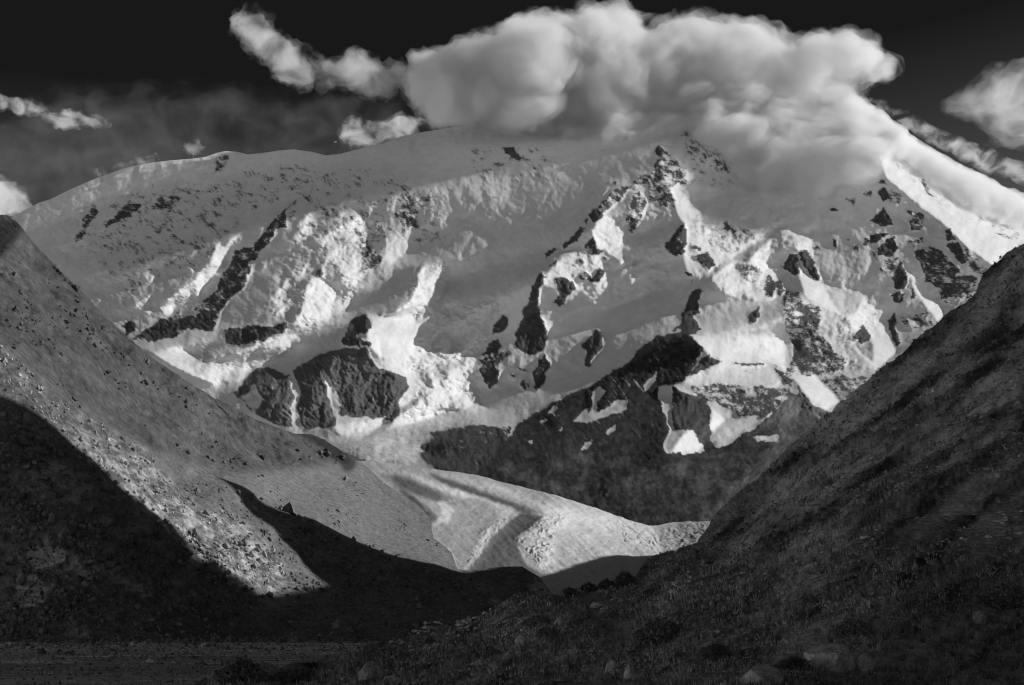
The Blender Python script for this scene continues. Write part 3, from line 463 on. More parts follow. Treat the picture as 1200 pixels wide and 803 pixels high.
def build_left():
    R, us = 430, np.arange(-56, 672, 1.3); C = len(us); t = np.linspace(0, 1, R)[:, None]
    vt = vtL(us)+(2.6*fbm(us/9, us*0+3.3, .7, 5, .65)*(us < 260)+1.2*fbm(us/6, us*0+4.3, .7, 4, .65)*(us < 400))
    UU = np.repeat(us[None], R, 0); VV = vt[None]*(1-t)+vbL(us)[None]*t
    Ls = FL.sample(LL, UU, VV); al, ac = slope_uv(UU, VV)
    upper = FL.sample(blur(inpoly(UL, VL, [(-60,190),(420,190),(420,545),(300,555),(170,525),(90,480),(0,400),(-60,380)]).astype(float), 4), UU, VV)
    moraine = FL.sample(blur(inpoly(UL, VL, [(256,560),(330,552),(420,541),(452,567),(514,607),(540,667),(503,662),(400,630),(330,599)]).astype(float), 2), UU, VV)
    spur = FL.sample(blur(inpoly(UL, VL, [(-60,380),(0,400),(90,478),(172,527),(204,567),(242,602),(259,597),(273,600),(301,626),(330,651),(337,682),(315,697),(229,652),(132,562),(57,494),(-60,440)]).astype(float), 1.5), UU, VV)
    crag = FL.sample(blur(inpoly(UL, VL, [(-60,190),(0,252),(24,262),(26,275),(12,290),(0,302),(-60,330)]).astype(float), 1.5), UU, VV)
    knob = FL.sample(blur(inpoly(UL, VL, [(342,507),(366,508),(382,515),(402,528),(418,541),(414,552),(404,554),(396,540),(380,524),(362,515)]).astype(float), 1.0), UU, VV)
    jag = fbm((al+8*fbm(UU/30,VV/30,4.4,3))/70, ac/20+.6*fbm(UU/25,VV/25,5.4,3), 1.3, 7, .62, True)*20*.42
    fine = fbm(UU/7, VV/7, 2.6, 5, .65)*6*.45
    lump = fbm(al/26, ac/16, 9.3, 7, .70, True)*18*.65
    dl = (1.5*jag*(.25+.75*upper)*(1-.8*moraine)*(1-.6*spur)+fine*(1-.65*moraine)+lump*spur*1.1+crag*fbm(UU/9, VV/12, 3.3, 4, .6, True)*9)/F
    P = world(UU, VV, np.exp(Ls+dl))
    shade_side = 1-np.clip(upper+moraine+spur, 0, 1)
    a = np.full(UU.shape, .125)  # foot in shadow coloured lighter to make up for weak skylight
    a = a*(1-upper)+upper*(.070+.075*fbm((al+14*fbm(UU/24, VV/24, 2.2, 3))/42, (ac+8*fbm(UU/18, VV/18, 3.2, 3))/13, 5.5, 6, .68)+.06*fbm(UU/6, VV/6, 6.5, 5, .72)-.05*np.clip(fbm(al/18, ac/11, 16.5, 5, .68)-.1, 0, 1)*2)
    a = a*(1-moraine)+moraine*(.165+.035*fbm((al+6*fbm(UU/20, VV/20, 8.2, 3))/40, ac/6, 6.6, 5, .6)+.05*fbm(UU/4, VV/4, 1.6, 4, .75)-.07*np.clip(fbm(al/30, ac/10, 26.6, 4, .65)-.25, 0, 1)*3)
    sp = np.clip(.45+1.7*fbm(al/13+.6*fbm(UU/9, VV/9, 1.1, 2), ac/8, 7.6, 7, .76), 0, 1)
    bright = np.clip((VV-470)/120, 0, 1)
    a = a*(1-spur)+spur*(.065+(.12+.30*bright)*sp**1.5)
    # pale screes and outcrops on the shaded foot
    out = FL.sample(FL.paint(0, [(.9,[(30,640),(50,628),(75,640),(88,655),(110,680),(112,695),(90,670),(70,668),(40,670)]),(1,[(20,690),(40,670),(55,690),(50,712),(25,712)]),(.5,[(90,650),(130,660),(180,690),(175,705),(140,690)]),
        (.6,[(70,730),(100,735),(110,748),(85,745)]),(.4,[(10,560),(60,540),(110,560),(100,590),(40,590)]),(.35,[(170,560),(240,600),(260,640),(200,600)]),(.8,[(572,701),(600,704),(640,700),(650,708),(600,710),(576,707)]),(.9,[(612,690),(632,680),(648,697),(640,705),(620,703)]),(.4,[(560,685),(580,690),(570,700)])], 4, 1.5, 18, 6), UU, VV)
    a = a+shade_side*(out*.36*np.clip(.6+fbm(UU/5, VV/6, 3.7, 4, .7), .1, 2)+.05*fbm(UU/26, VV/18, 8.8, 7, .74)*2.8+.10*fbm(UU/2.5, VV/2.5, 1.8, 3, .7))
    a = a*(1-crag*.75)*(1-knob*.75)
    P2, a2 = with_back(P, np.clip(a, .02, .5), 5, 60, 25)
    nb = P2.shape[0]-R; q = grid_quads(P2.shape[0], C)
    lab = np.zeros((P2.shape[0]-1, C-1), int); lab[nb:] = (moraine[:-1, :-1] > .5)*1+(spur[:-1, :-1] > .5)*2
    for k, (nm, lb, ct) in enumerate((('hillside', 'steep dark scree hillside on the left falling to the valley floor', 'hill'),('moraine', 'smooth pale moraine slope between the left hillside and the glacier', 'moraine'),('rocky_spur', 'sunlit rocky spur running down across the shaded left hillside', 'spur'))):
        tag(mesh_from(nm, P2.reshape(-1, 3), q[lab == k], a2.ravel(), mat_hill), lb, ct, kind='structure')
build_left()

#@@GLACIER
FG = Field(380, 880, 520, 730, 1.5); UG, VG = FG.U, FG.V
D_G = [(400,541,4700),(417,541,4650),(470,545,4600),(560,557,4500),(620,572,4300),(700,596,4050),(735,610,3900),(790,614,3900),(850,611,3900),(880,611,3900),
 (490,592,3500),(512,607,3300),(505,630,3050),(536,667,2750),(580,640,3050),(640,600,3600),(640,640,3100),(640,680,2750),(690,690,2700),(700,650,3050),(760,640,3300),(800,640,3350),(850,650,3000),(600,690,2600),(690,720,2500),(380,560,4400),(880,720,2700)]
LG = tps(D_G, UG, VG, 1e-3)
def build_glacier():
    us = np.arange(395, 880, 1.1); R = 170; C = len(us); t = np.linspace(0, 1, R)[:, None]
    top = curve([(395,539),(417,540),(470,544),(520,551),(560,557),(600,568),(650,580),(700,596),(735,609),(760,616),(775,615),(790,612),(835,611),(880,611)])(us)
    UU = np.repeat(us[None], R, 0); VV = top[None]*(1-t)+722*t
    # flow bands: (albedo, polygon)
    al = FG.paint(.50, [(.33,[(395,530),(560,555),(740,612),(640,596),(560,575),(470,552),(420,548)],.4,2),
      (.42,[(417,540),(470,544),(640,578),(735,609),(700,605),(600,585),(500,560)],.4,1.5),
      (.14,[(440,553),(480,560),(520,578),(545,588),(500,585),(470,572)],.5,2.5),(.09,[(500,553),(540,566),(575,580),(612,592),(636,602),(618,602),(575,590),(540,577),(510,562)],.5,1.5),
      (.15,[(455,560),(485,582),(515,605),(500,628),(490,600)],1,1.5),
      (.60,[(470,550),(520,569),(565,583),(600,596),(600,599),(560,588),(515,574),(470,555)],.3,1),(.13,[(462,556),(500,575),(530,590),(560,584),(530,596),(500,583)],.4,1.5),(.60,[(560,565),(620,590),(645,602),(680,604),(640,590),(600,574)],.3,2),
      (.34,[(505,590),(527,592),(560,583),(607,602),(576,630),(563,652),(549,667),(536,667),(529,645),(502,628),(520,607)],.6,1),
      (.58,[(512,588),(524,588),(533,597),(525,612),(512,612),(518,600)],.7,1.5),
      (.60,[(560,583),(600,597),(609,602),(590,620),(576,632),(565,652),(550,667),(543,664),(556,640),(566,622),(585,610),(580,595)],.6,2),
      (.13,[(608,602),(618,601),(637,606),(626,618),(605,632),(610,650),(618,662),(640,675),(545,672),(563,652),(577,630)],.6,1),
      (.62,[(637,607),(665,606),(662,615),(648,625),(650,645),(643,670),(636,670),(622,652),(605,632),(622,618)],.8,1),
      (.66,[(600,585),(690,600),(735,610),(790,632),(785,648),(755,650),(720,640),(690,620),(640,604)],.4,5),
      (.56,[(660,610),(720,625),(755,650),(720,655),(640,672),(645,640)],.5,4),(.70,[(705,600),(760,618),(785,635),(760,632),(720,612)],.4,3),
      (.34,[(768,618),(800,612),(880,612),(880,660),(780,655),(775,640)],1,2)], 2.2, .8, 10, 5)
    A = FG.sample(al, UU, VV)
    stripes = fbm((UU+1.2*VV)/6, (UU*.5-VV)/40, 5.1, 4, .6)
    A = A*(1+.10*stripes+.12*fbm(UU/9, VV/4, 6.1, 4, .65))
    rub = blur(inpoly(UG, VG, [(772,618),(800,611),(880,611),(880,665),(785,655),(780,640)]).astype(float), 2); rub = FG.sample(rub, UU, VV)
    A = A*(1-rub)+rub*np.clip(.34+.45*fbm(UU/3.5, VV/2.5, 2.2, 4, .75), .05, .7)
    ser = FG.sample(blur(inpoly(UG, VG, [(605,632),(622,618),(637,606),(668,605),(660,617),(650,628),(650,650),(643,672),(634,670),(620,650)]).astype(float), 2), UU, VV)
    edge = FG.sample(blur(inpoly(UG, VG, [(545,668),(556,640),(566,622),(587,610),(609,602),(590,622),(577,634),(566,655),(552,668)]).astype(float), 1.5), UU, VV)
    cre = FG.sample(blur(inpoly(UG, VG, [(700,615),(725,610),(790,632),(780,652),(740,640)]).astype(float), 4), UU, VV)
    h = ser*(fbm(UU/9+2*fbm(UU/20,VV/12,.7,2), VV/5, 1.7, 6, .62, True)*7)+rub*fbm(UU/8, VV/4, 2.7, 6, .7)*7+edge*fbm(UU/7, VV/4, 3.7, 5, .65, True)*5+fbm(UU/18, VV/7, 4.7, 5, .6)*4
    flow = fbm(((UU-VV*1.1)+14*fbm(UU/90, VV/50, 5.9, 2))/7, (UU+VV*.4)/120, 6.3, 5, .62); h = h+flow*1.6
    crack = np.clip(fbm((UU*.75-VV)/6.5+1.2*fbm(UU/14, VV/9, 2.2, 3), (UU+.8*VV)/45, 8.7, 4, .55, True)-.66, 0, 1)*cre
    h = h-crack*14
    A = A*(1-np.clip(crack*2.0, 0, .5))*(1+.22*flow)
    P = world(UU, VV, np.exp(FG.sample(LG, UU, VV))); P[..., 2] += h*1.0
    q = grid_quads(R, C); lab = (rub[:-1, :-1] > .5)*1
    for k, (nm, lb, ct) in enumerate((('glacier', 'striped glacier tongue curving down the valley between dark debris bands', 'glacier'),('rubble_field', 'pale rubble beside the glacier snout at the foot of the dark hillside', 'rubble'))):
        tag(mesh_from(nm, P.reshape(-1, 3), q[lab == k], A.ravel(), mat_ice), lb, ct, kind='structure')
build_glacier()

#@@RIGHT
# ------------------------------------------------------------------ the shaded hillside on the right and the foreground
D_R = [(1200,290,900),(1260,250,880),(1100,383,980),(1000,465,1080),(900,552,1300),(838,607,1550),(820,638,1600),(750,662,1480),(750,679,1200),(690,697,1000),(618,700,720),(560,736,620),(500,751,520),(425,766,380),(300,784,260),(240,803,240),(270,777,250),
 (1200,830,42),(1000,830,45),(700,830,50),(450,830,75),(300,830,130),(1200,803,60),(1000,803,55),(700,803,70),(450,803,115),(300,803,190),(1200,650,190),(1000,700,120),(1000,640,210),(1100,500,560),(1200,450,520),(1260,450,500),(900,650,420),(800,700,330),(700,740,220),(800,657,1250),(800,672,850),(850,620,1300),
 (950,560,800),(600,760,190),(520,780,170),(600,740,300),(650,710,480),(1000,520,800),(1200,380,700),(900,600,900),(1260,830,40)]
def right_depth(U, V): return tps(D_R, np.asarray(U, float), np.asarray(V, float), 5e-4)
vtR = curve([(225,812),(240,803),(255,787),(270,777),(285,777),(300,784),(330,788),(360,782),(400,775),(425,766),(440,764),(470,757),(500,751),(530,744),(560,736),(580,722),(595,709),(608,704),(618,703),(640,706),(664,706),(676,704),(690,697),(712,690),(735,686),(745,681),(752,670),(758,660),(768,654),(788,650),(815,640),(824,630),(838,607),(850,596),(860,587),(900,552),(945,510),(1000,465),(1050,425),(1100,383),(1142,350),(1152,328),(1170,312),(1200,290),(1260,250),(1330,200)])
def right_noise(P, U, V):
    X, Y, Z = P[..., 0], P[..., 1], P[..., 2]
    n = fbm(X/60, Y/60, Z/60, 4, .55, True)*6.0*np.clip((Y-120)/500, 0, 1)
    n = n+fbm(X/9, Y/9, Z/9, 4, .6)*np.clip(Y/150, .12, 1.0)*1.3*np.clip(1.5-Y/600, 0, 1)
    n = n+fbm(X/2.2, Y/2.2, Z/2.2, 3, .6)*.22*np.clip(1.4-Y/180, 0, 1)
    return n
def build_right():
    us = np.arange(226, 1330, 1.4); vs = np.concatenate([np.arange(196, 600, 1.6), np.arange(600, 836, 1.2)]); R, C = len(vs), len(us)
    top = vtR(us)[None]+np.where(us < 740, 1.5, .8)*fbm(us/6, us*0+1.7, .3, 4, .65)[None]
    UU = np.repeat(us[None], R, 0); VV = np.maximum(vs[:, None], top); live = (VV[1:, :-1] > top[:, :-1]+1e-6) | (VV[1:, 1:] > top[:, 1:]+1e-6)
    P = world(UU, VV, np.exp(right_depth(UU, VV))); P[..., 2] += right_noise(P, UU, VV)
    X, Y, Z = P[..., 0], P[..., 1], P[..., 2]
    dg = UU*.77-VV*-.64; dc = UU*.64-VV*.0+VV*.77           # along and across the bands that climb to the right
    band = fbm((UU*.82-VV*.57)/110, (UU*.57+VV*.82)/26, 3.1, 5, .62)
    pale_patch = FR_pale(UU, VV)  # pale stony patches in the heath
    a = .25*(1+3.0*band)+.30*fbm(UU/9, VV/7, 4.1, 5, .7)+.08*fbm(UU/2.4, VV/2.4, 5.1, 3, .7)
    a = a+pale_patch*(.16+.12*fbm(UU/4, VV/4, 6.1, 4, .7))
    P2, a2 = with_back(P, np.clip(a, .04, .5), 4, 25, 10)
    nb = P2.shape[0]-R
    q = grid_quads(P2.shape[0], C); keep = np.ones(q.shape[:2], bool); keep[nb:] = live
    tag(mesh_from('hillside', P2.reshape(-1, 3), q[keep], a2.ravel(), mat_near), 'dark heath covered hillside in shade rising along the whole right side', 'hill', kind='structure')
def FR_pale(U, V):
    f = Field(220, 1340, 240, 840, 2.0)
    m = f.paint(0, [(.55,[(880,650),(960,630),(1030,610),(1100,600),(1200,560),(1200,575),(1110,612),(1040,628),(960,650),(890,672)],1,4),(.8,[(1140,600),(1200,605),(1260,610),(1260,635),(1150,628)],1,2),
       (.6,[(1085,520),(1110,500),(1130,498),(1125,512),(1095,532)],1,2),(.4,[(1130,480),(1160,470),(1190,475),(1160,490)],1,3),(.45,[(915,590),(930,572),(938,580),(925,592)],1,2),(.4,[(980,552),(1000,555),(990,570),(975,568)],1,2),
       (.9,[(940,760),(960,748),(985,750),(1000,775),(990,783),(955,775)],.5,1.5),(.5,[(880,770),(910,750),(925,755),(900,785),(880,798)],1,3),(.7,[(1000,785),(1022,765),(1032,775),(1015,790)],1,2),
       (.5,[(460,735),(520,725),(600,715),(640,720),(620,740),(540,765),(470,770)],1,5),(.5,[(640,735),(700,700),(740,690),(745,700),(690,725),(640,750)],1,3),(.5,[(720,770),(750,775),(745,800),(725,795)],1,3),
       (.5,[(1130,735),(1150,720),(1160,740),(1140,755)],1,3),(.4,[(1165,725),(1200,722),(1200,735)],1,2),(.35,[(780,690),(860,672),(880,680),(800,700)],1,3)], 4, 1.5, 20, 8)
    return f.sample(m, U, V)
build_right()
def build_right_mountain():
    """the part of the right hand mountain outside the frame, whose long shadow lies across the valley"""
    ys = np.arange(-700, 3800, 10.0); xs = np.concatenate([np.linspace(0, 1, 90)**1.6, 1+np.linspace(.03, 1, 40)])
    # the skyline that throws the shadow edges seen on the left hill and on the glacier snout
    def ray(F_, L_, pts, lift=0.0):
        r = []
        for u, v in pts:
            D = float(np.exp(F_.sample(L_, np.array([float(u)]), np.array([float(v)])))[0]); P = world(np.array(float(u)), np.array(float(v)), np.array(D)); t = (1300-P[0])/S[0]
            r.append([P[1]+t*S[1], P[2]+t*S[2]+lift])
        r.sort(key=lambda q: -q[1])
        for k in range(1, len(r)): r[k][0] = max(r[k][0], r[k-1][0]+9)
        return r
    a_ = ray(FL, LL, [(0,459),(26,472),(57,492),(79,516),(105,533),(132,560),(165,586),(207,626),(229,650),(273,674),(308,696)])
    b_ = ray(FL, LL, [(259,600),(301,626),(330,651)], -70)
    c_ = ray(FL, LL, [(200,545),(228,558),(256,560),(287,574),(329,599),(364,607),(414,639),(452,656),(480,662),(503,660),(534,674)])
    d_ = ray(FG, LG, [(640,674),(670,664),(700,655),(722,650),(755,652)])
    y1, z1 = a_[-1]; yb = max(q[0] for q in b_)
    prof = [[-700,400],[300,800],[900,1050],[a_[0][0]-70,a_[0][1]+40]]+a_+[[y1+40, min(z1, b_[-1][1])],[yb+25, b_[-1][1]]]
    prof += [q for q in c_ if q[0] > yb+40]+[q for q in d_ if q[0] > c_[-1][0]+20]
    prof += [[prof[-1][0]+400, 400],[6000, 200]]
    crest = np.interp(ys, [q[0] for q in prof], [q[1] for q in prof])+9*fbm(ys/55, ys*0+.4, .2, 4, .6)
    ve = np.linspace(838, float(vtR(1225.0))+2, 80); De = np.exp(right_depth(np.full(80, 1225.0), ve)); Ze = ZC+(V0-ve)/F*De
    o_ = np.argsort(De); De, Ze = De[o_], Ze[o_]; ym = np.maximum(ys, De[0])
    foot_x = (1225-U0)/F*ym-.5; foot_z = np.interp(ym, np.concatenate([De, [1500, 2500, 3800]]), np.concatenate([Ze, [200, 100, 0]]))-1.2-.01*ym
    XX = np.where(xs[None] <= 1, foot_x[:, None]+(1300-foot_x[:, None])*xs[None], 1300+(xs[None]-1)*1500)
    tt = np.clip(xs, 0, 1)[None]
    ZZ = foot_z[:, None]+(crest-foot_z)[:, None]*tt**1.05
    ZZ = np.where(xs[None] > 1, crest[:, None]*(1-(xs[None]-1)*1.02), ZZ)
    YY = np.repeat(ys[:, None], len(xs), 1)
    ZZ = ZZ+fbm(XX/120, YY/120, 1.5, 5, .55, True)*14*np.minimum(1, tt*3)*np.clip((1.02-tt)*6, .25, 1)
    P = np.stack([XX, YY, ZZ], -1); al = np.clip(.08+.05*fbm(XX/40, YY/40, ZZ/40, 4, .65), .02, .3)
    R, C = XX.shape
    tag(mesh_from('hillside', P.reshape(-1, 3), grid_quads(R, C).reshape(-1, 4)[:, ::-1], al.ravel(), mat_near), 'upper flank of the shaded mountain on the right, its crest just outside the picture', 'hill', kind='structure')
build_right_mountain()

#@@PLAIN
def build_ground():
    # one sheet to the horizon, finest where the gravel plain is in view
    xs = np.unique(np.concatenate([np.linspace(-60000, -1500, 20), np.arange(-900, 260, 5.0), np.linspace(300, 60000, 20)]))
    ys = np.unique(np.concatenate([np.linspace(-60000, 150, 16), np.arange(200, 1500, 4.0), np.linspace(1600, 60000, 20)]))
    XX, YY = np.meshgrid(xs, ys); ZZ = .25*fbm(XX/60, YY/40, .5, 3)-.1
    near = np.exp(-((YY-1330)/90.0)**2)
    a = .40+.16*fbm(XX/90, YY/25, 1.5, 5, .65)
    bars = np.clip((fbm(XX/85, YY/42+.004*XX, 2.5, 5, .62)-.16)*5, 0, 1)
    a = a+.55*bars+.22*np.clip((YY-620)/250, 0, 1)*(YY < 1500)*(1+fbm(XX/40, YY/30, 3.5, 4, .7))+.12*np.exp(-((YY-330)/25.0)**2)
    P = np.stack([XX, YY, ZZ], -1)
    tag(mesh_from('valley_floor', P.reshape(-1, 3), grid_quads(*XX.shape).reshape(-1, 4)[:, ::-1], np.clip(a, .05, .85).ravel(), mat_hill), 'flat gravel valley floor streaked with pale bars at the lower left', 'ground', kind='structure')
build_ground()

#@@CLOUDS
def cloud_material(name, dens, th=.4, lam=300.0):
    m = bpy.data.materials.new(name); m.use_nodes = True; t = m.node_tree; t.nodes.clear()
    o = t.nodes.new('ShaderNodeOutputMaterial'); v = t.nodes.new('ShaderNodeVolumeScatter')
    v.inputs['Color'].default_value = (1, 1, 1, 1); v.inputs['Anisotropy'].default_value = .2
    geo = t.nodes.new('ShaderNodeNewGeometry'); mp = t.nodes.new('ShaderNodeMapping'); mp.inputs['Scale'].default_value = (1/lam, 1/lam, 1.35/lam); mp.inputs['Rotation'].default_value = (0, .35, 0)
    n = t.nodes.new('ShaderNodeTexNoise'); n.inputs['Scale'].default_value = 1.0; n.inputs['Detail'].default_value = 5; n.inputs['Roughness'].default_value = .62; n.inputs['Distortion'].default_value = .6
    t.links.new(geo.outputs['Position'], mp.inputs['Vector']); t.links.new(mp.outputs[0], n.inputs['Vector'])
    r = t.nodes.new('ShaderNodeMapRange'); r.interpolation_type = 'SMOOTHSTEP'; r.inputs[1].default_value = th; r.inputs[2].default_value = th+.28; r.inputs[3].default_value = 0; r.inputs[4].default_value = dens
    t.links.new(n.outputs['Fac'], r.inputs[0]); t.links.new(r.outputs[0], v.inputs['Density'])
    t.links.new(v.outputs[0], o.inputs['Volume']); m.cycles.volume_step_rate = .35; return m
def dist_poly(X, Y, poly):
    d = np.full(X.shape, 1e9); n = len(poly)
    for i in range(n):
        xa, ya = poly[i]; xb, yb = poly[(i+1) % n]; dx, dy = xb-xa, yb-ya
        t = np.clip(((X-xa)*dx+(Y-ya)*dy)/(dx*dx+dy*dy+1e-9), 0, 1)
        d = np.minimum(d, np.hypot(X-xa-t*dx, Y-ya-t*dy))
    return d
_ico = None
def ico():
    global _ico
    if _ico is None:
        import bmesh
        bm = bmesh.new(); bmesh.ops.create_icosphere(bm, subdivisions=2, radius=1.0)
        bm.verts.ensure_lookup_table()
        _ico = (np.array([v.co[:] for v in bm.verts]), np.array([[v.index for v in f.verts] for f in bm.faces])); bm.free()
    return _ico
def raw_mesh(name, co, fc):
    me = bpy.data.meshes.new(name); me.from_pydata(co.tolist(), [], fc.tolist()); me.update(); return me
def skin(name, pu, r, R, voxel, rough, mat, flat):
    sv, sf = ico(); co, fc, k = [], [], 0
    for c, q in zip(pu, R): co.append(c+sv*q*r*np.array([1, flat, 1])); fc.append(sf+k); k += len(sv)
    me = bpy.data.meshes.new('puffs'); me.from_pydata(np.concatenate(co).tolist(), [], np.concatenate(fc).tolist()); me.update()
    o = bpy.data.objects.new('puffs', me); COL.objects.link(o)
    md = o.modifiers.new('r', 'REMESH'); md.mode = 'VOXEL'; md.voxel_size = voxel
    dg = bpy.context.evaluated_depsgraph_get(); m2 = bpy.data.meshes.new_from_object(o.evaluated_get(dg))
    bpy.data.objects.remove(o); bpy.data.meshes.remove(me)
    nv = len(m2.vertices); co = np.zeros(nv*3, np.float32); m2.vertices.foreach_get('co', co); co = co.reshape(-1, 3).astype(float)
    no = np.zeros(nv*3, np.float32); m2.vertices.foreach_get('normal', no); no = no.reshape(-1, 3)
    D0 = co[:, 1].mean()/F; q = co/D0
    a = fbm(q[:, 0]/30, q[:, 1]/30, q[:, 2]/30+r, 3, .55)*13*rough[0]+fbm(q[:, 0]/8, q[:, 1]/8, q[:, 2]/8+r, 4, .62)*5.5*rough[1]
    co = co+no*(a*D0)[:, None]
    m2.vertices.foreach_set('co', co.astype(np.float32).ravel()); m2.update(); m2.materials.clear(); m2.materials.append(mat)
    m2.polygons.foreach_set('use_smooth', np.ones(len(m2.polygons), bool)); m2.name = name
    ob = bpy.data.objects.new(name, m2); COL.objects.link(ob); return ob
def cloud(label, poly, D, dens=1.0, n=160, rmax=42, voxel=22, hug=0.0, rough=(1.0, 1.0), flat=1.0, depth_jit=.6, rmin=3.0, shells=((1.18, .6, .46), (.88, .85, .36))):
    """a cloud grown from overlapping puffs inside the outline: a thin outer skin of mist over denser cores"""
    p = np.array(poly, float); lo, hi = p.min(0), p.max(0)
    r_ = np.random.default_rng(int(abs(p.sum()))+n)
    X = r_.uniform(lo[0], hi[0], n*12); Y = r_.uniform(lo[1], hi[1], n*12); keep = inpoly(X, Y, poly); X, Y = X[keep], Y[keep]
    dd = dist_poly(X, Y, poly); pu, R = [], []
    for i in np.concatenate([np.argsort(-dd)[:n//4], r_.permutation(len(X))[:n]]):
        r = float(np.clip(dd[i]*.92, rmin, rmax)); Di = D
        if callable(D): Di, rl = D(X[i], Y[i], r_); r = min(r, rl)
        q = r/F*Di; Di = Di+r_.uniform(-1, 1)*depth_jit*q-hug*q
        pu.append(world(np.array(X[i]), np.array(Y[i]), np.array(Di))); R.append(q)
    root = None
    for k, (r, ds, th) in enumerate(shells):
        ob = skin('cloud' if k == 0 else 'cloud_core', pu, r*1.06, R, voxel*(.7+.3*r), rough, cloud_material('cloud_mist', .011*dens*ds, th, float(np.clip(rmax*10, 110, 330))), flat)
        if root is None: root = ob; tag(ob, label, 'cloud')
        else: ob.parent = root
    return root
def surf(u, v):
    v = max(v, float(vtM(u))+3); return float(np.exp(FM.sample(L, np.array([float(u)]), np.array([float(v)])))[0])
def cap_depth(u, v, r_):
    d = surf(u, v)
    if v < 128 and u < 890: return d-60-r_.uniform(0, 1)*(620 if u < 640 else 260), (38 if u < 640 else 34) if v < 85 else 22
    return d-90, (22 if v > 110 else 30)
cloud('great summit cloud wrapped over the top of the snow mountain', [(470,110),(478,70),(485,60),(520,60),(548,50),(582,44),(586,26),(610,18),(650,20),(668,18),(682,8),(700,12),(730,8),(745,20),(757,33),(775,32),(792,22),(820,20),(850,30),(885,28),(905,36),(930,50),(960,44),(985,40),(1020,48),(1050,65),(1062,78),(1048,92),(1025,98),(1008,112),(1030,140),(1055,170),(1048,195),(1030,212),(990,222),(950,232),(900,230),(872,212),(848,185),(805,158),(770,160),(740,172),(650,165),(560,158),(505,148)],
      cap_depth, .75, 1000, 46, 26, 0, (1.4, .7), shells=((1.32, .55, .44), (1.04, .7, .34), (.78, .6, .26)))
cloud('long ragged cloud arm trailing left from the summit cloud', [(267,20),(285,12),(300,10),(315,20),(327,38),(342,52),(362,55),(366,66),(388,76),(412,60),(426,62),(446,78),(478,74),(490,100),(455,112),(400,108),(352,104),(320,86),(292,62),(270,36)], 8300, .5, 260, 24, 15, 0, (1.3, 1.5), shells=((1.25, .6, .44), (.9, .8, .36)))
cloud('small bright cloud sitting on the skyline left of the summit cloud', [(390,168),(400,142),(420,135),(432,143),(470,136),(515,134),(512,154),(460,166),(410,173)], 8900, 1.0, 80, 16, 13, 0, (.6, 1.2))
cloud('narrow wisp of cloud low in the dark sky at far left', [(-12,108),(15,115),(40,117),(62,130),(95,132),(125,140),(131,152),(105,148),(70,151),(45,138),(10,128),(-12,122)], 9000, .9, 200, 10, 9, 0, (.6, .8), rmin=3.0)
cloud('puffy cloud half hidden behind the crag at the left edge', [(-30,208),(10,211),(30,224),(41,243),(22,252),(-30,254)], 9500, 1.0, 70, 20, 14, 0, (.6, 1.2))
cloud('tiny low cloud just above the left skyline of the mountain', [(102,202),(130,195),(160,184),(186,179),(188,188),(150,198),(120,207)], 9500, .6, 50, 6, 9, 0, (.4, 1.0), rmin=2.5)
cloud('tiny round cloud above the left skyline beside the long low one', [(212,178),(222,166),(236,164),(242,172),(226,186)], 9500, .6, 30, 6, 9, 0, (.4, 1.0), rmin=2.5)
cloud('broad soft cloud at the right edge of the sky', [(1100,122),(1140,96),(1170,86),(1205,78),(1260,72),(1260,158),(1205,166),(1180,160),(1150,150),(1118,138)], 8800, .3, 160, 34, 20, 0, (1.0, .9), shells=((1.35, .6, .44), (.95, .7, .38)))
cloud('thin straight streak of cloud above the right shoulder of the mountain', [(1014,114),(1040,124),(1080,144),(1130,167),(1170,184),(1225,208),(1225,220),(1150,196),(1100,170),(1050,142)], 8300, .9, 420, 11, 9, 0, (.6, .5), rmin=3.0, shells=((1.5, .5, .44), (.9, .6, .40)))
cloud('veil of drifting snow cloud pouring down the bright right shoulder', [(1000,108),(1035,132),(1075,166),(1120,192),(1170,216),(1240,250),(1240,290),(1190,270),(1140,248),(1090,215),(1050,180),(1010,150)], lambda u, v, r_: (surf(u, v)-60, 17), 1.3, 420, 14, 13, 0, (.3, .4), shells=((1.2, .7, .30), (.9, .6, .26)))
cloud('faint grey veil of high cloud behind the left part of the mountain', [(-40,160),(60,110),(200,98),(330,108),(470,112),(530,150),(400,200),(250,200),(60,240),(-40,250)], 10500, .014, 160, 50, 40, 0, (1.5, 1.0))

#@@FOREGROUND
def ground_at(u, v):
    P = world(np.array([[float(u)]]), np.array([[float(v)]]), np.exp(right_depth(np.array([[float(u)]]), np.array([[float(v)]]))))
    P[..., 2] += right_noise(P, None, None); return P[0, 0]
def tri_mesh(name, co, tris, alb, mat, smooth=False):
    me = bpy.data.meshes.new(name); co = np.asarray(co); tris = np.asarray(tris); n = len(tris)
    me.vertices.add(len(co)); me.vertices.foreach_set('co', co.astype(np.float32).ravel())
    me.loops.add(n*3); me.loops.foreach_set('vertex_index', tris.astype(np.int32).ravel())
    me.polygons.add(n); me.polygons.foreach_set('loop_start', np.arange(0, n*3, 3, dtype=np.int32)); me.update(calc_edges=True)
    at = me.attributes.new('alb', 'FLOAT', 'POINT'); at.data.foreach_set('value', np.asarray(alb, np.float32))
    me.polygons.foreach_set('use_smooth', np.full(n, smooth)); me.materials.append(mat)
    o = bpy.data.objects.new(name, me); COL.objects.link(o); return o
mat_stone = attr_material('stone', .9, 1.6, .6, .9, 4.0, .2)
mat_leaf = attr_material('leaf', .85, 3.0, .3, 0)
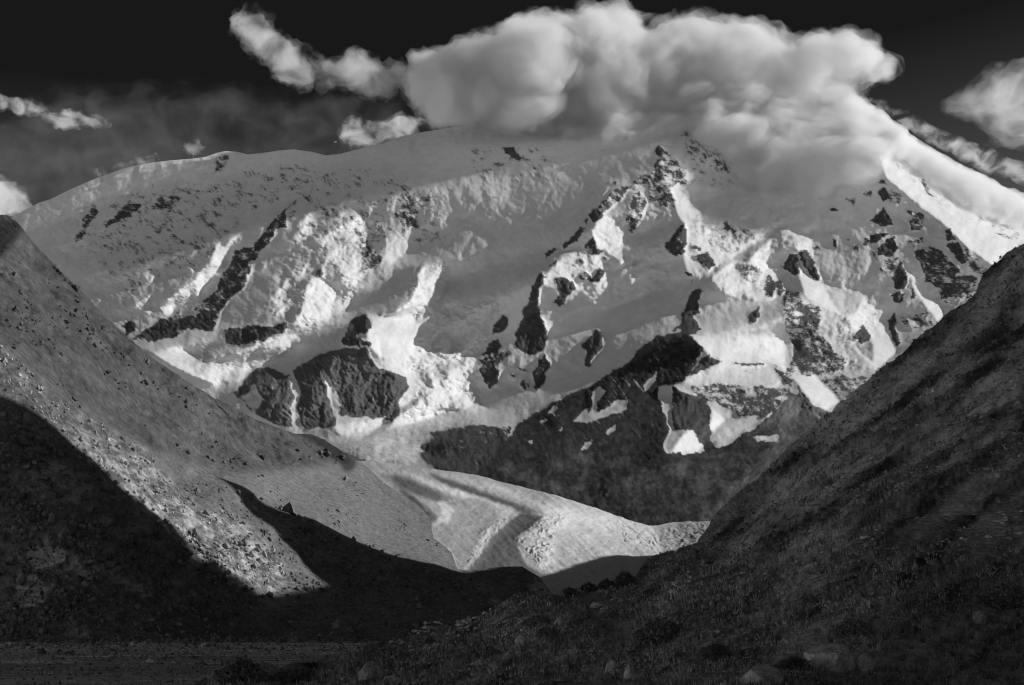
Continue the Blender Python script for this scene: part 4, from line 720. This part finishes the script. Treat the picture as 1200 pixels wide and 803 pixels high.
def boulder(label, u, v, w, h, alb, group=None, name='boulder'):
    """w, h in photo pixels; v is the foot of the stone"""
    import bmesh
    p = ground_at(u, v); k = p[1]/F; seed = u*.13+v
    bm = bmesh.new(); bmesh.ops.create_icosphere(bm, subdivisions=4, radius=1.0)
    co = np.array([q.co[:] for q in bm.verts]); tr = np.array([[q.index for q in f.verts] for f in bm.faces]); bm.free()
    r = 1+.30*fbm(co[:, 0]*.9+seed, co[:, 1]*.9, co[:, 2]*.9, 3, .5)+.10*fbm(co[:, 0]*3+seed, co[:, 1]*3, co[:, 2]*3, 4, .6, True)
    for j in range(7):                                      # split faces, as a broken block has
        d = np.array([math.sin(j*2.1+seed), math.cos(j*1.3+seed*2), math.sin(j*.7+seed)*.6+.3]); d /= np.linalg.norm(d)
        c = co@d; r = np.where(c*r > .80, .80/np.maximum(c, .3), r)
    co = co*r[:, None]; co[:, 2] = np.where(co[:, 2] < -.5, -.5+.2*(co[:, 2]+.5), co[:, 2])
    co = co*np.array([w*.5*k, w*.42*k, h*.72*k]); co[:, 2] += h*.16*k
    a = np.clip(alb*(1+.5*fbm(co[:, 0]/(w*.12*k)+seed, co[:, 1]/(w*.12*k), co[:, 2]/(w*.12*k), 4, .7)), .03, .6)
    o = tri_mesh(name, co, tr, a, mat_stone, False); o.location = p
    return tag(o, label, 'boulder', group)
BOULD = [("largest pale rounded boulder in the heath at the lower right", 970,782,62,33,0.38),
 ("pale boulder cut off by the bottom edge, left of the largest boulder", 893,800,52,24,0.33),
 ("small pointed pale stone just right of the largest boulder", 1016,786,24,22,0.33),
 ("pale flat stone in the dark hollow at bottom centre", 563,783,22,9,0.37),
 ("grey stone close beside the flat stone at bottom centre", 580,784,12,8,0.31),
 ("pale stone at the bottom edge below the light cone shaped rock", 459,801,20,8,0.31),
 ("pale cone shaped rock rising at the end of the gravel plain", 434,797,30,24,.26),
 ("pale block on the rise above the rubble slope at centre", 612,757,16,9,0.37),
 ("pale squared block among dark bushes right of centre", 656,739,14,13,0.38),
 ("pale low boulder further up the slope than the squared block", 700,722,17,8,0.33),
 ("upright pale stone of the broken outcrop at bottom right of centre", 716,790,14,20,0.37),
 ("tall pale slab of the broken outcrop, right of the upright stone", 738,798,13,26,0.38),
 ("tiny pale rock half buried in heath above the largest boulder", 922,752,16,8,0.31),
 ("pale rock beside the dark bush near the right edge", 1147,733,17,17,0.31),
 ("small pale rock near the right edge, farthest to the right", 1180,729,22,8,0.31)]
for b in BOULD: boulder(*b)
def leafy(n, rx, ry, rz, size, r_, cone=.35, zc=.45):
    th, ph = r_.uniform(0, 2*math.pi, n), np.arccos(r_.uniform(-1, 1, n)); rad = r_.uniform(.45, 1.0, n)**.6
    c = np.stack([np.cos(th)*np.sin(ph)*rad, np.sin(th)*np.sin(ph)*rad, np.cos(ph)*rad], 1)
    c = c*(1+.75*fbm(c[:, 0]*1.5+n*.37, c[:, 1]*1.5, c[:, 2]*1.5, 4, .6))[:, None]
    sh = 1-cone*np.clip(c[:, 2:3], -.3, 1); c = np.concatenate([c[:, :2]*sh, c[:, 2:]], 1)*np.array([rx, ry, rz]); c[:, 2] += rz*zc*1.6
    a = r_.normal(size=(n, 3)); a /= np.linalg.norm(a, axis=1)[:, None]; b = np.cross(a, r_.normal(size=(n, 3))); b /= np.linalg.norm(b, axis=1)[:, None]
    s = size*r_.uniform(.6, 1.4, n)[:, None]
    co = np.stack([c-b*s*.5, c+a*s*.5, c+b*s*.9, c-a*s*.5], 1).reshape(-1, 3); i = np.arange(n)[:, None]*4
    return co, np.concatenate([i+np.array([0, 1, 2]), i+np.array([0, 2, 3])], 0)
def bush(label, u, v, w, h, alb, group=None, cone=.35):
    p = ground_at(u, v); k = p[1]/F; r_ = np.random.default_rng(int(u*7+v))
    root = bpy.data.objects.new('bush', None); COL.objects.link(root); root.location = p; root.empty_display_size = .5; tag(root, label, 'bush', group)
    W, H = w*.5*k, h*k
    co, tr = leafy(int(np.clip(w*h*2.2, 220, 2600)), W, W*.8, H*.52, max(.085*math.sqrt(W*H), 1.6*k), r_, cone)
    f = tri_mesh('foliage', co, tr, alb*np.repeat(r_.uniform(.5, 1.5, len(co)//4), 4), mat_leaf); f.parent = root
    for q in range(5):
        an = q*1.256+r_.uniform(0, 1); tip = np.array([math.cos(an)*W*.55, math.sin(an)*W*.5, H*r_.uniform(.55, .8)]); rr = .03*H
        ring = [np.array([math.cos(x), math.sin(x), 0]) for x in (0, 2.1, 4.2)]
        cs = [d*rr for d in ring]+[tip*.5+np.array([0, 0, H*.06])+d*rr*.7 for d in ring]+[tip+d*rr*.3 for d in ring]
        t = [];
        for lv in (0, 3):
            for e in range(3): x, y = lv+e, lv+(e+1) % 3; t += [(x, y, y+3), (x, y+3, x+3)]
        st = tri_mesh('stem', np.array(cs), t, [.06]*9, mat_leaf); st.parent = root
    return root
BUSH = [("dark conical bush standing before the gravel plain at lower left", 283,800,62,30,0.136,None,.6),
 ("low dark bush to the right of the conical bush by the plain", 345,799,58,18,0.136,None,.2),
 ("small round bush on the valley edge left of the rubble slope", 473,760,17,14,0.153),
 ("dark bush between the plain and the rubble slope, right of the small round one", 504,762,15,9,0.102),
 ("dark bush in the hollow above the flat stone at bottom centre", 577,774,20,13,0.153),
 ("lone bush outlined against the shaded glacier ice", 613,704,15,15,0.102),
 ("leftmost bush of the row outlined against the glacier snout", 668,707,20,9,0.068,"bushes on the crest below the glacier snout"),
 ("second bush of the crest row, taller than its left neighbour", 690,702,22,13,0.068,"bushes on the crest below the glacier snout"),
 ("bristly bush third in the crest row below the glacier snout", 711,696,24,17,0.068,"bushes on the crest below the glacier snout"),
 ("tallest bush at the upper end of the crest row", 733,693,26,20,0.068,"bushes on the crest below the glacier snout"),
 ("broad dark bush below the lone one, above the rubble slope", 632,738,34,14,0.153),
 ("dark bush left of the pale squared block", 641,752,30,13,0.153),
 ("wide dark bush right of the pale low boulder", 775,752,62,34,0.153),
 ("dark bush directly above the largest pale boulder", 1000,748,50,24,0.153),
 ("dark bush in the hollow left of the largest pale boulder", 930,782,44,20,0.076),
 ("low dark bush on the middle of the heath slope", 947,709,22,12,0.153),
 ("large dark bush at the right edge of the heath", 1178,715,56,32,0.153),
 ("dark bush under the tiny pale rock on the slope", 840,770,40,20,0.085)]
for b in BUSH: bush(*b)
def ground_cover():
    r_ = np.random.default_rng(5); N = 60000
    u = r_.uniform(240, 1330, N); v = 640+195*r_.uniform(0, 1, N)**.8; k = v > vtR(u)+3
    k &= fbm(u/22, v/12, 9.3, 4, .6) > r_.uniform(-.5, .35, N)
    u, v = u[k], v[k]; D = np.exp(right_depth(u, v)); P = world(u, v, D); P[:, 2] += right_noise(P, None, None)
    near = D < 520; P, D, u, v = P[near], D[near], u[near], v[near]; n = len(P)
    h = np.clip(3.4*D/F*r_.uniform(.6, 1.5, n), .16, 1.1); B = 6
    an = r_.uniform(0, 6.28, (n, B)); big = r_.uniform(size=n) < .13; h = np.where(big, np.minimum(h*2.3, 1.7), h); le = r_.uniform(.2, 1.0, (n, B)); hh = h[:, None]*r_.uniform(.6, 1.2, (n, B))
    d = np.stack([np.cos(an), np.sin(an), 0*an], -1); base = P[:, None]+d*(h[:, None]*.35*r_.uniform(0, 1, (n, B)))[..., None]; base[..., 2] -= .06
    side = np.stack([-np.sin(an), np.cos(an), 0*an], -1)*(h[:, None]*.13)[..., None]
    tip = base+d*(hh*le*.6)[..., None]; tip[..., 2] += hh
    co = np.stack([base-side, base+side, tip], 2).reshape(-1, 3); tr = np.arange(len(co)).reshape(-1, 3)
    shade = (.30+.34*fbm(u/46, v/24, 2.2, 5, .65))*np.where(big, .55, 1); a = np.repeat(np.clip(shade*r_.uniform(.45, 1.6, n), .04, .6), B*3)
    tag(tri_mesh('ground_cover', co, tr, a, mat_leaf), 'low tufts of heath and grass covering the shaded foreground slope', 'heath', kind='stuff')
def scrub():
    r_ = np.random.default_rng(15); N = 60000
    u = r_.uniform(560, 1330, N); v = r_.uniform(240, 760, N); k = v > vtR(u)+.5; u, v = u[k], v[k]
    D = np.exp(right_depth(u, v)); pick = (D > 330) & (fbm((u*.82-v*.57)/60, (u*.57+v*.82)/20, 19.3, 5, .65) > r_.uniform(-.55, .3, len(D))); u, v, D = u[pick], v[pick], D[pick]
    P = world(u, v, D); P[:, 2] += right_noise(P, None, None); n = len(P); B = 5
    h = D/F*r_.uniform(1.3, 3.6, n); c = P[:, None]+r_.normal(size=(n, B, 3))*(h*.45)[:, None, None]*np.array([1.3, 1.3, .6]); c[..., 2] += (h*.35)[:, None]
    a = r_.normal(size=(n, B, 3)); b = r_.normal(size=(n, B, 3)); sc_ = (h*.42)[:, None, None]
    co = np.stack([c+a*sc_, c+b*sc_, c-(a+b)*sc_*.6], 2).reshape(-1, 3); tr = np.arange(len(co)).reshape(-1, 3)
    al = np.repeat(np.clip((.19+.20*fbm(u/34, v/20, 8.2, 5, .65)+.5*fbm((u*.82-v*.57)/110, (u*.57+v*.82)/26, 3.1, 5, .62))*r_.uniform(.4, 1.9, n), .04, .6), B*3)
    tag(tri_mesh('scrub', co, tr, al, mat_leaf), 'low scrub mottling the far part of the shaded hillside on the right', 'scrub', kind='stuff')
ground_cover(); scrub()
def rubble():
    r_ = np.random.default_rng(9); sv, sf = ico(); co, tr, al, k = [], [], [], 0
    for poly, n, s0 in (([(448,772),(470,748),(520,738),(600,722),(632,728),(620,745),(560,764),(500,772)], 420, 3.2), ([(640,745),(690,712),(745,695),(750,705),(700,730),(650,755)], 120, 3.0), ([(700,800),(712,770),(745,772),(750,802)], 30, 5), ([(1100,640),(1150,605),(1230,610),(1230,640)], 110, 3.2), ([(840,690),(960,650),(1060,615),(1120,600),(1110,612),(960,665),(850,700)], 130, 2.6)):
        lo, hi = np.min(poly, 0), np.max(poly, 0); X, Y = r_.uniform(lo[0], hi[0], n*4), r_.uniform(lo[1], hi[1], n*4); m = inpoly(X, Y, poly)
        X, Y = X[m][:n], Y[m][:n]; P = world(X, Y, np.exp(right_depth(X, Y))); P[:, 2] += right_noise(P, None, None)
        for i in range(len(X)):
            s = s0*P[i, 1]/F*r_.uniform(.4, 1.0)*(1.8 if r_.uniform() < .08 else 1)
            c = sv*(1+.35*r_.normal(size=3)*.6)*(1+.18*r_.normal(size=(len(sv), 1)))*s*np.array([1, .9, .65])
            co.append(c+P[i]); tr.append(sf+k); k += len(sv); al.append(np.full(len(sv), np.clip(r_.normal(.36, .13), .08, .65)))
    tag(tri_mesh('rubble', np.concatenate(co), np.concatenate(tr), np.concatenate(al), mat_stone), 'scattered pale rubble stones lying on the shaded slope', 'rubble', kind='stuff')
rubble()

#@@STONES
def stones(name, label, cand, size, alb, mat, sink=.3):
    """angular blocks strewn on the left hill; cand gives picture columns, rows and depths of the ground they lie on"""
    import bmesh
    bm = bmesh.new(); bmesh.ops.create_icosphere(bm, subdivisions=1, radius=1.0)
    sv = np.array([q.co[:] for q in bm.verts]); sf = np.array([[q.index for q in f.verts] for f in bm.faces]); bm.free()
    r_ = np.random.default_rng(len(label)); u, v, D = cand; P = world(u, v, D); n = len(u)
    s = size*D/F*np.exp(r_.normal(0, .6, n))-.2*size*D/F; st = r_.uniform(.6, 1.4, (n, 1, 3)); jit = 1+.22*r_.normal(size=(n, len(sv), 1))
    co = sv[None]*st*jit*s[:, None, None]; co += P[:, None]; co[..., 2] -= (s*sink)[:, None]*0; co[..., 1] += (s*sink)[:, None]
    tr = (sf[None]+np.arange(n)[:, None, None]*len(sv)).reshape(-1, 3)
    a = np.repeat(np.clip(alb*r_.uniform(.5, 1.6, n), .02, .5), len(sv))
    tag(tri_mesh(name, co.reshape(-1, 3), tr, a, mat), label, 'stones', kind='stuff')
def left_ground(n, poly, seed, lo, hi, ax=34, ay=10, o=5):
    r_ = np.random.default_rng(seed); p = np.array(poly, float); u = r_.uniform(p[:, 0].min(), p[:, 0].max(), n); v = r_.uniform(p[:, 1].min(), p[:, 1].max(), n)
    k = inpoly(u, v, poly) & (v > vtL(u)+1); u, v = u[k], v[k]; al, ac = slope_uv(u, v)
    k = fbm(al/ax, ac/ay, seed+.3, o, .65) > r_.uniform(lo, hi, len(u)); u, v = u[k], v[k]
    return u, v, np.exp(FL.sample(LL, u, v))*.9985
SPUR = [(-50,390),(0,404),(90,480),(172,525),(204,566),(242,602),(259,597),(273,600),(301,626),(330,651),(337,682),(315,697),(229,652),(132,562),(57,494),(-50,440)]
stones('scree', 'pale broken stones strewn over the sunlit spur of the left hillside', left_ground(12000, SPUR, 3, -.3, .35, 16, 10), 1.0, .34, mat_hill)
stones('scree', 'dark crag blocks along the upper part of the left hillside', left_ground(16000, [(-50,210),(0,252),(62,306),(150,394),(275,477),(345,508),(418,541),(330,552),(256,556),(170,524),(90,478),(0,402),(-50,388)], 11, .02, .5, 60, 20), 1.0, .10, mat_hill)
stones('scree', 'small stones scattered over the pale moraine slope', left_ground(7000, [(256,560),(330,554),(418,543),(452,569),(510,607),(534,664),(503,660),(400,628),(330,597)], 17, .1, .6, 60, 12), .7, .15, mat_hill)
stones('scrub', 'low scrub and rock speckling the shaded foot of the left hillside', left_ground(26000, [(-50,440),(57,494),(132,562),(229,652),(315,697),(337,682),(300,626),(259,600),(204,567),(256,562),(364,609),(503,664),(534,676),(612,668),(650,705),(600,716),(500,740),(400,749),(-50,751)], 23, -.35, .45, 24, 14), 1.25, .13, mat_hill)
def bank():
    r_ = np.random.default_rng(31); n = 5200; x = r_.uniform(-720, -140, n); y = 1395-55*np.abs(r_.normal(size=n))*(r_.uniform(size=n) < .35)+6*fbm(x/40, x*0+.2, .3, 3)
    keep = fbm(x/35, y/30, 3.3, 4, .6) > r_.uniform(-.4, .4, n); x, y = x[keep], y[keep]; u, v = U0+F*x/y, V0+F*ZC/y-.6
    stones('bank', 'ragged line of scrub along the far edge of the gravel plain', (u, v, y), 1.4, .12, mat_leaf, 0)
bank()
def gravel():
    r_ = np.random.default_rng(41); n = 34000; y = 300+1090*r_.uniform(size=n)**1.5; x = r_.uniform(-.40, -.06, n)*y
    k = fbm(x/70, y/26+.01*x, 6.3, 5, .65) > r_.uniform(-.35, .55, n); x, y = x[k], y[k]; u, v = U0+F*x/y, V0+F*ZC/y
    pale = fbm(x/60, y/22, 7.7, 4, .6); m = pale > .12
    stones('gravel', 'pale gravel and stones in streaks over the flat valley floor', (u[m], v[m], y[m]), .6, .60, mat_stone, 0)
    stones('scrub', 'dark low growth in streaks over the flat valley floor', (u[~m], v[~m], y[~m]), .75, .14, mat_leaf, 0)
gravel()
#@@END
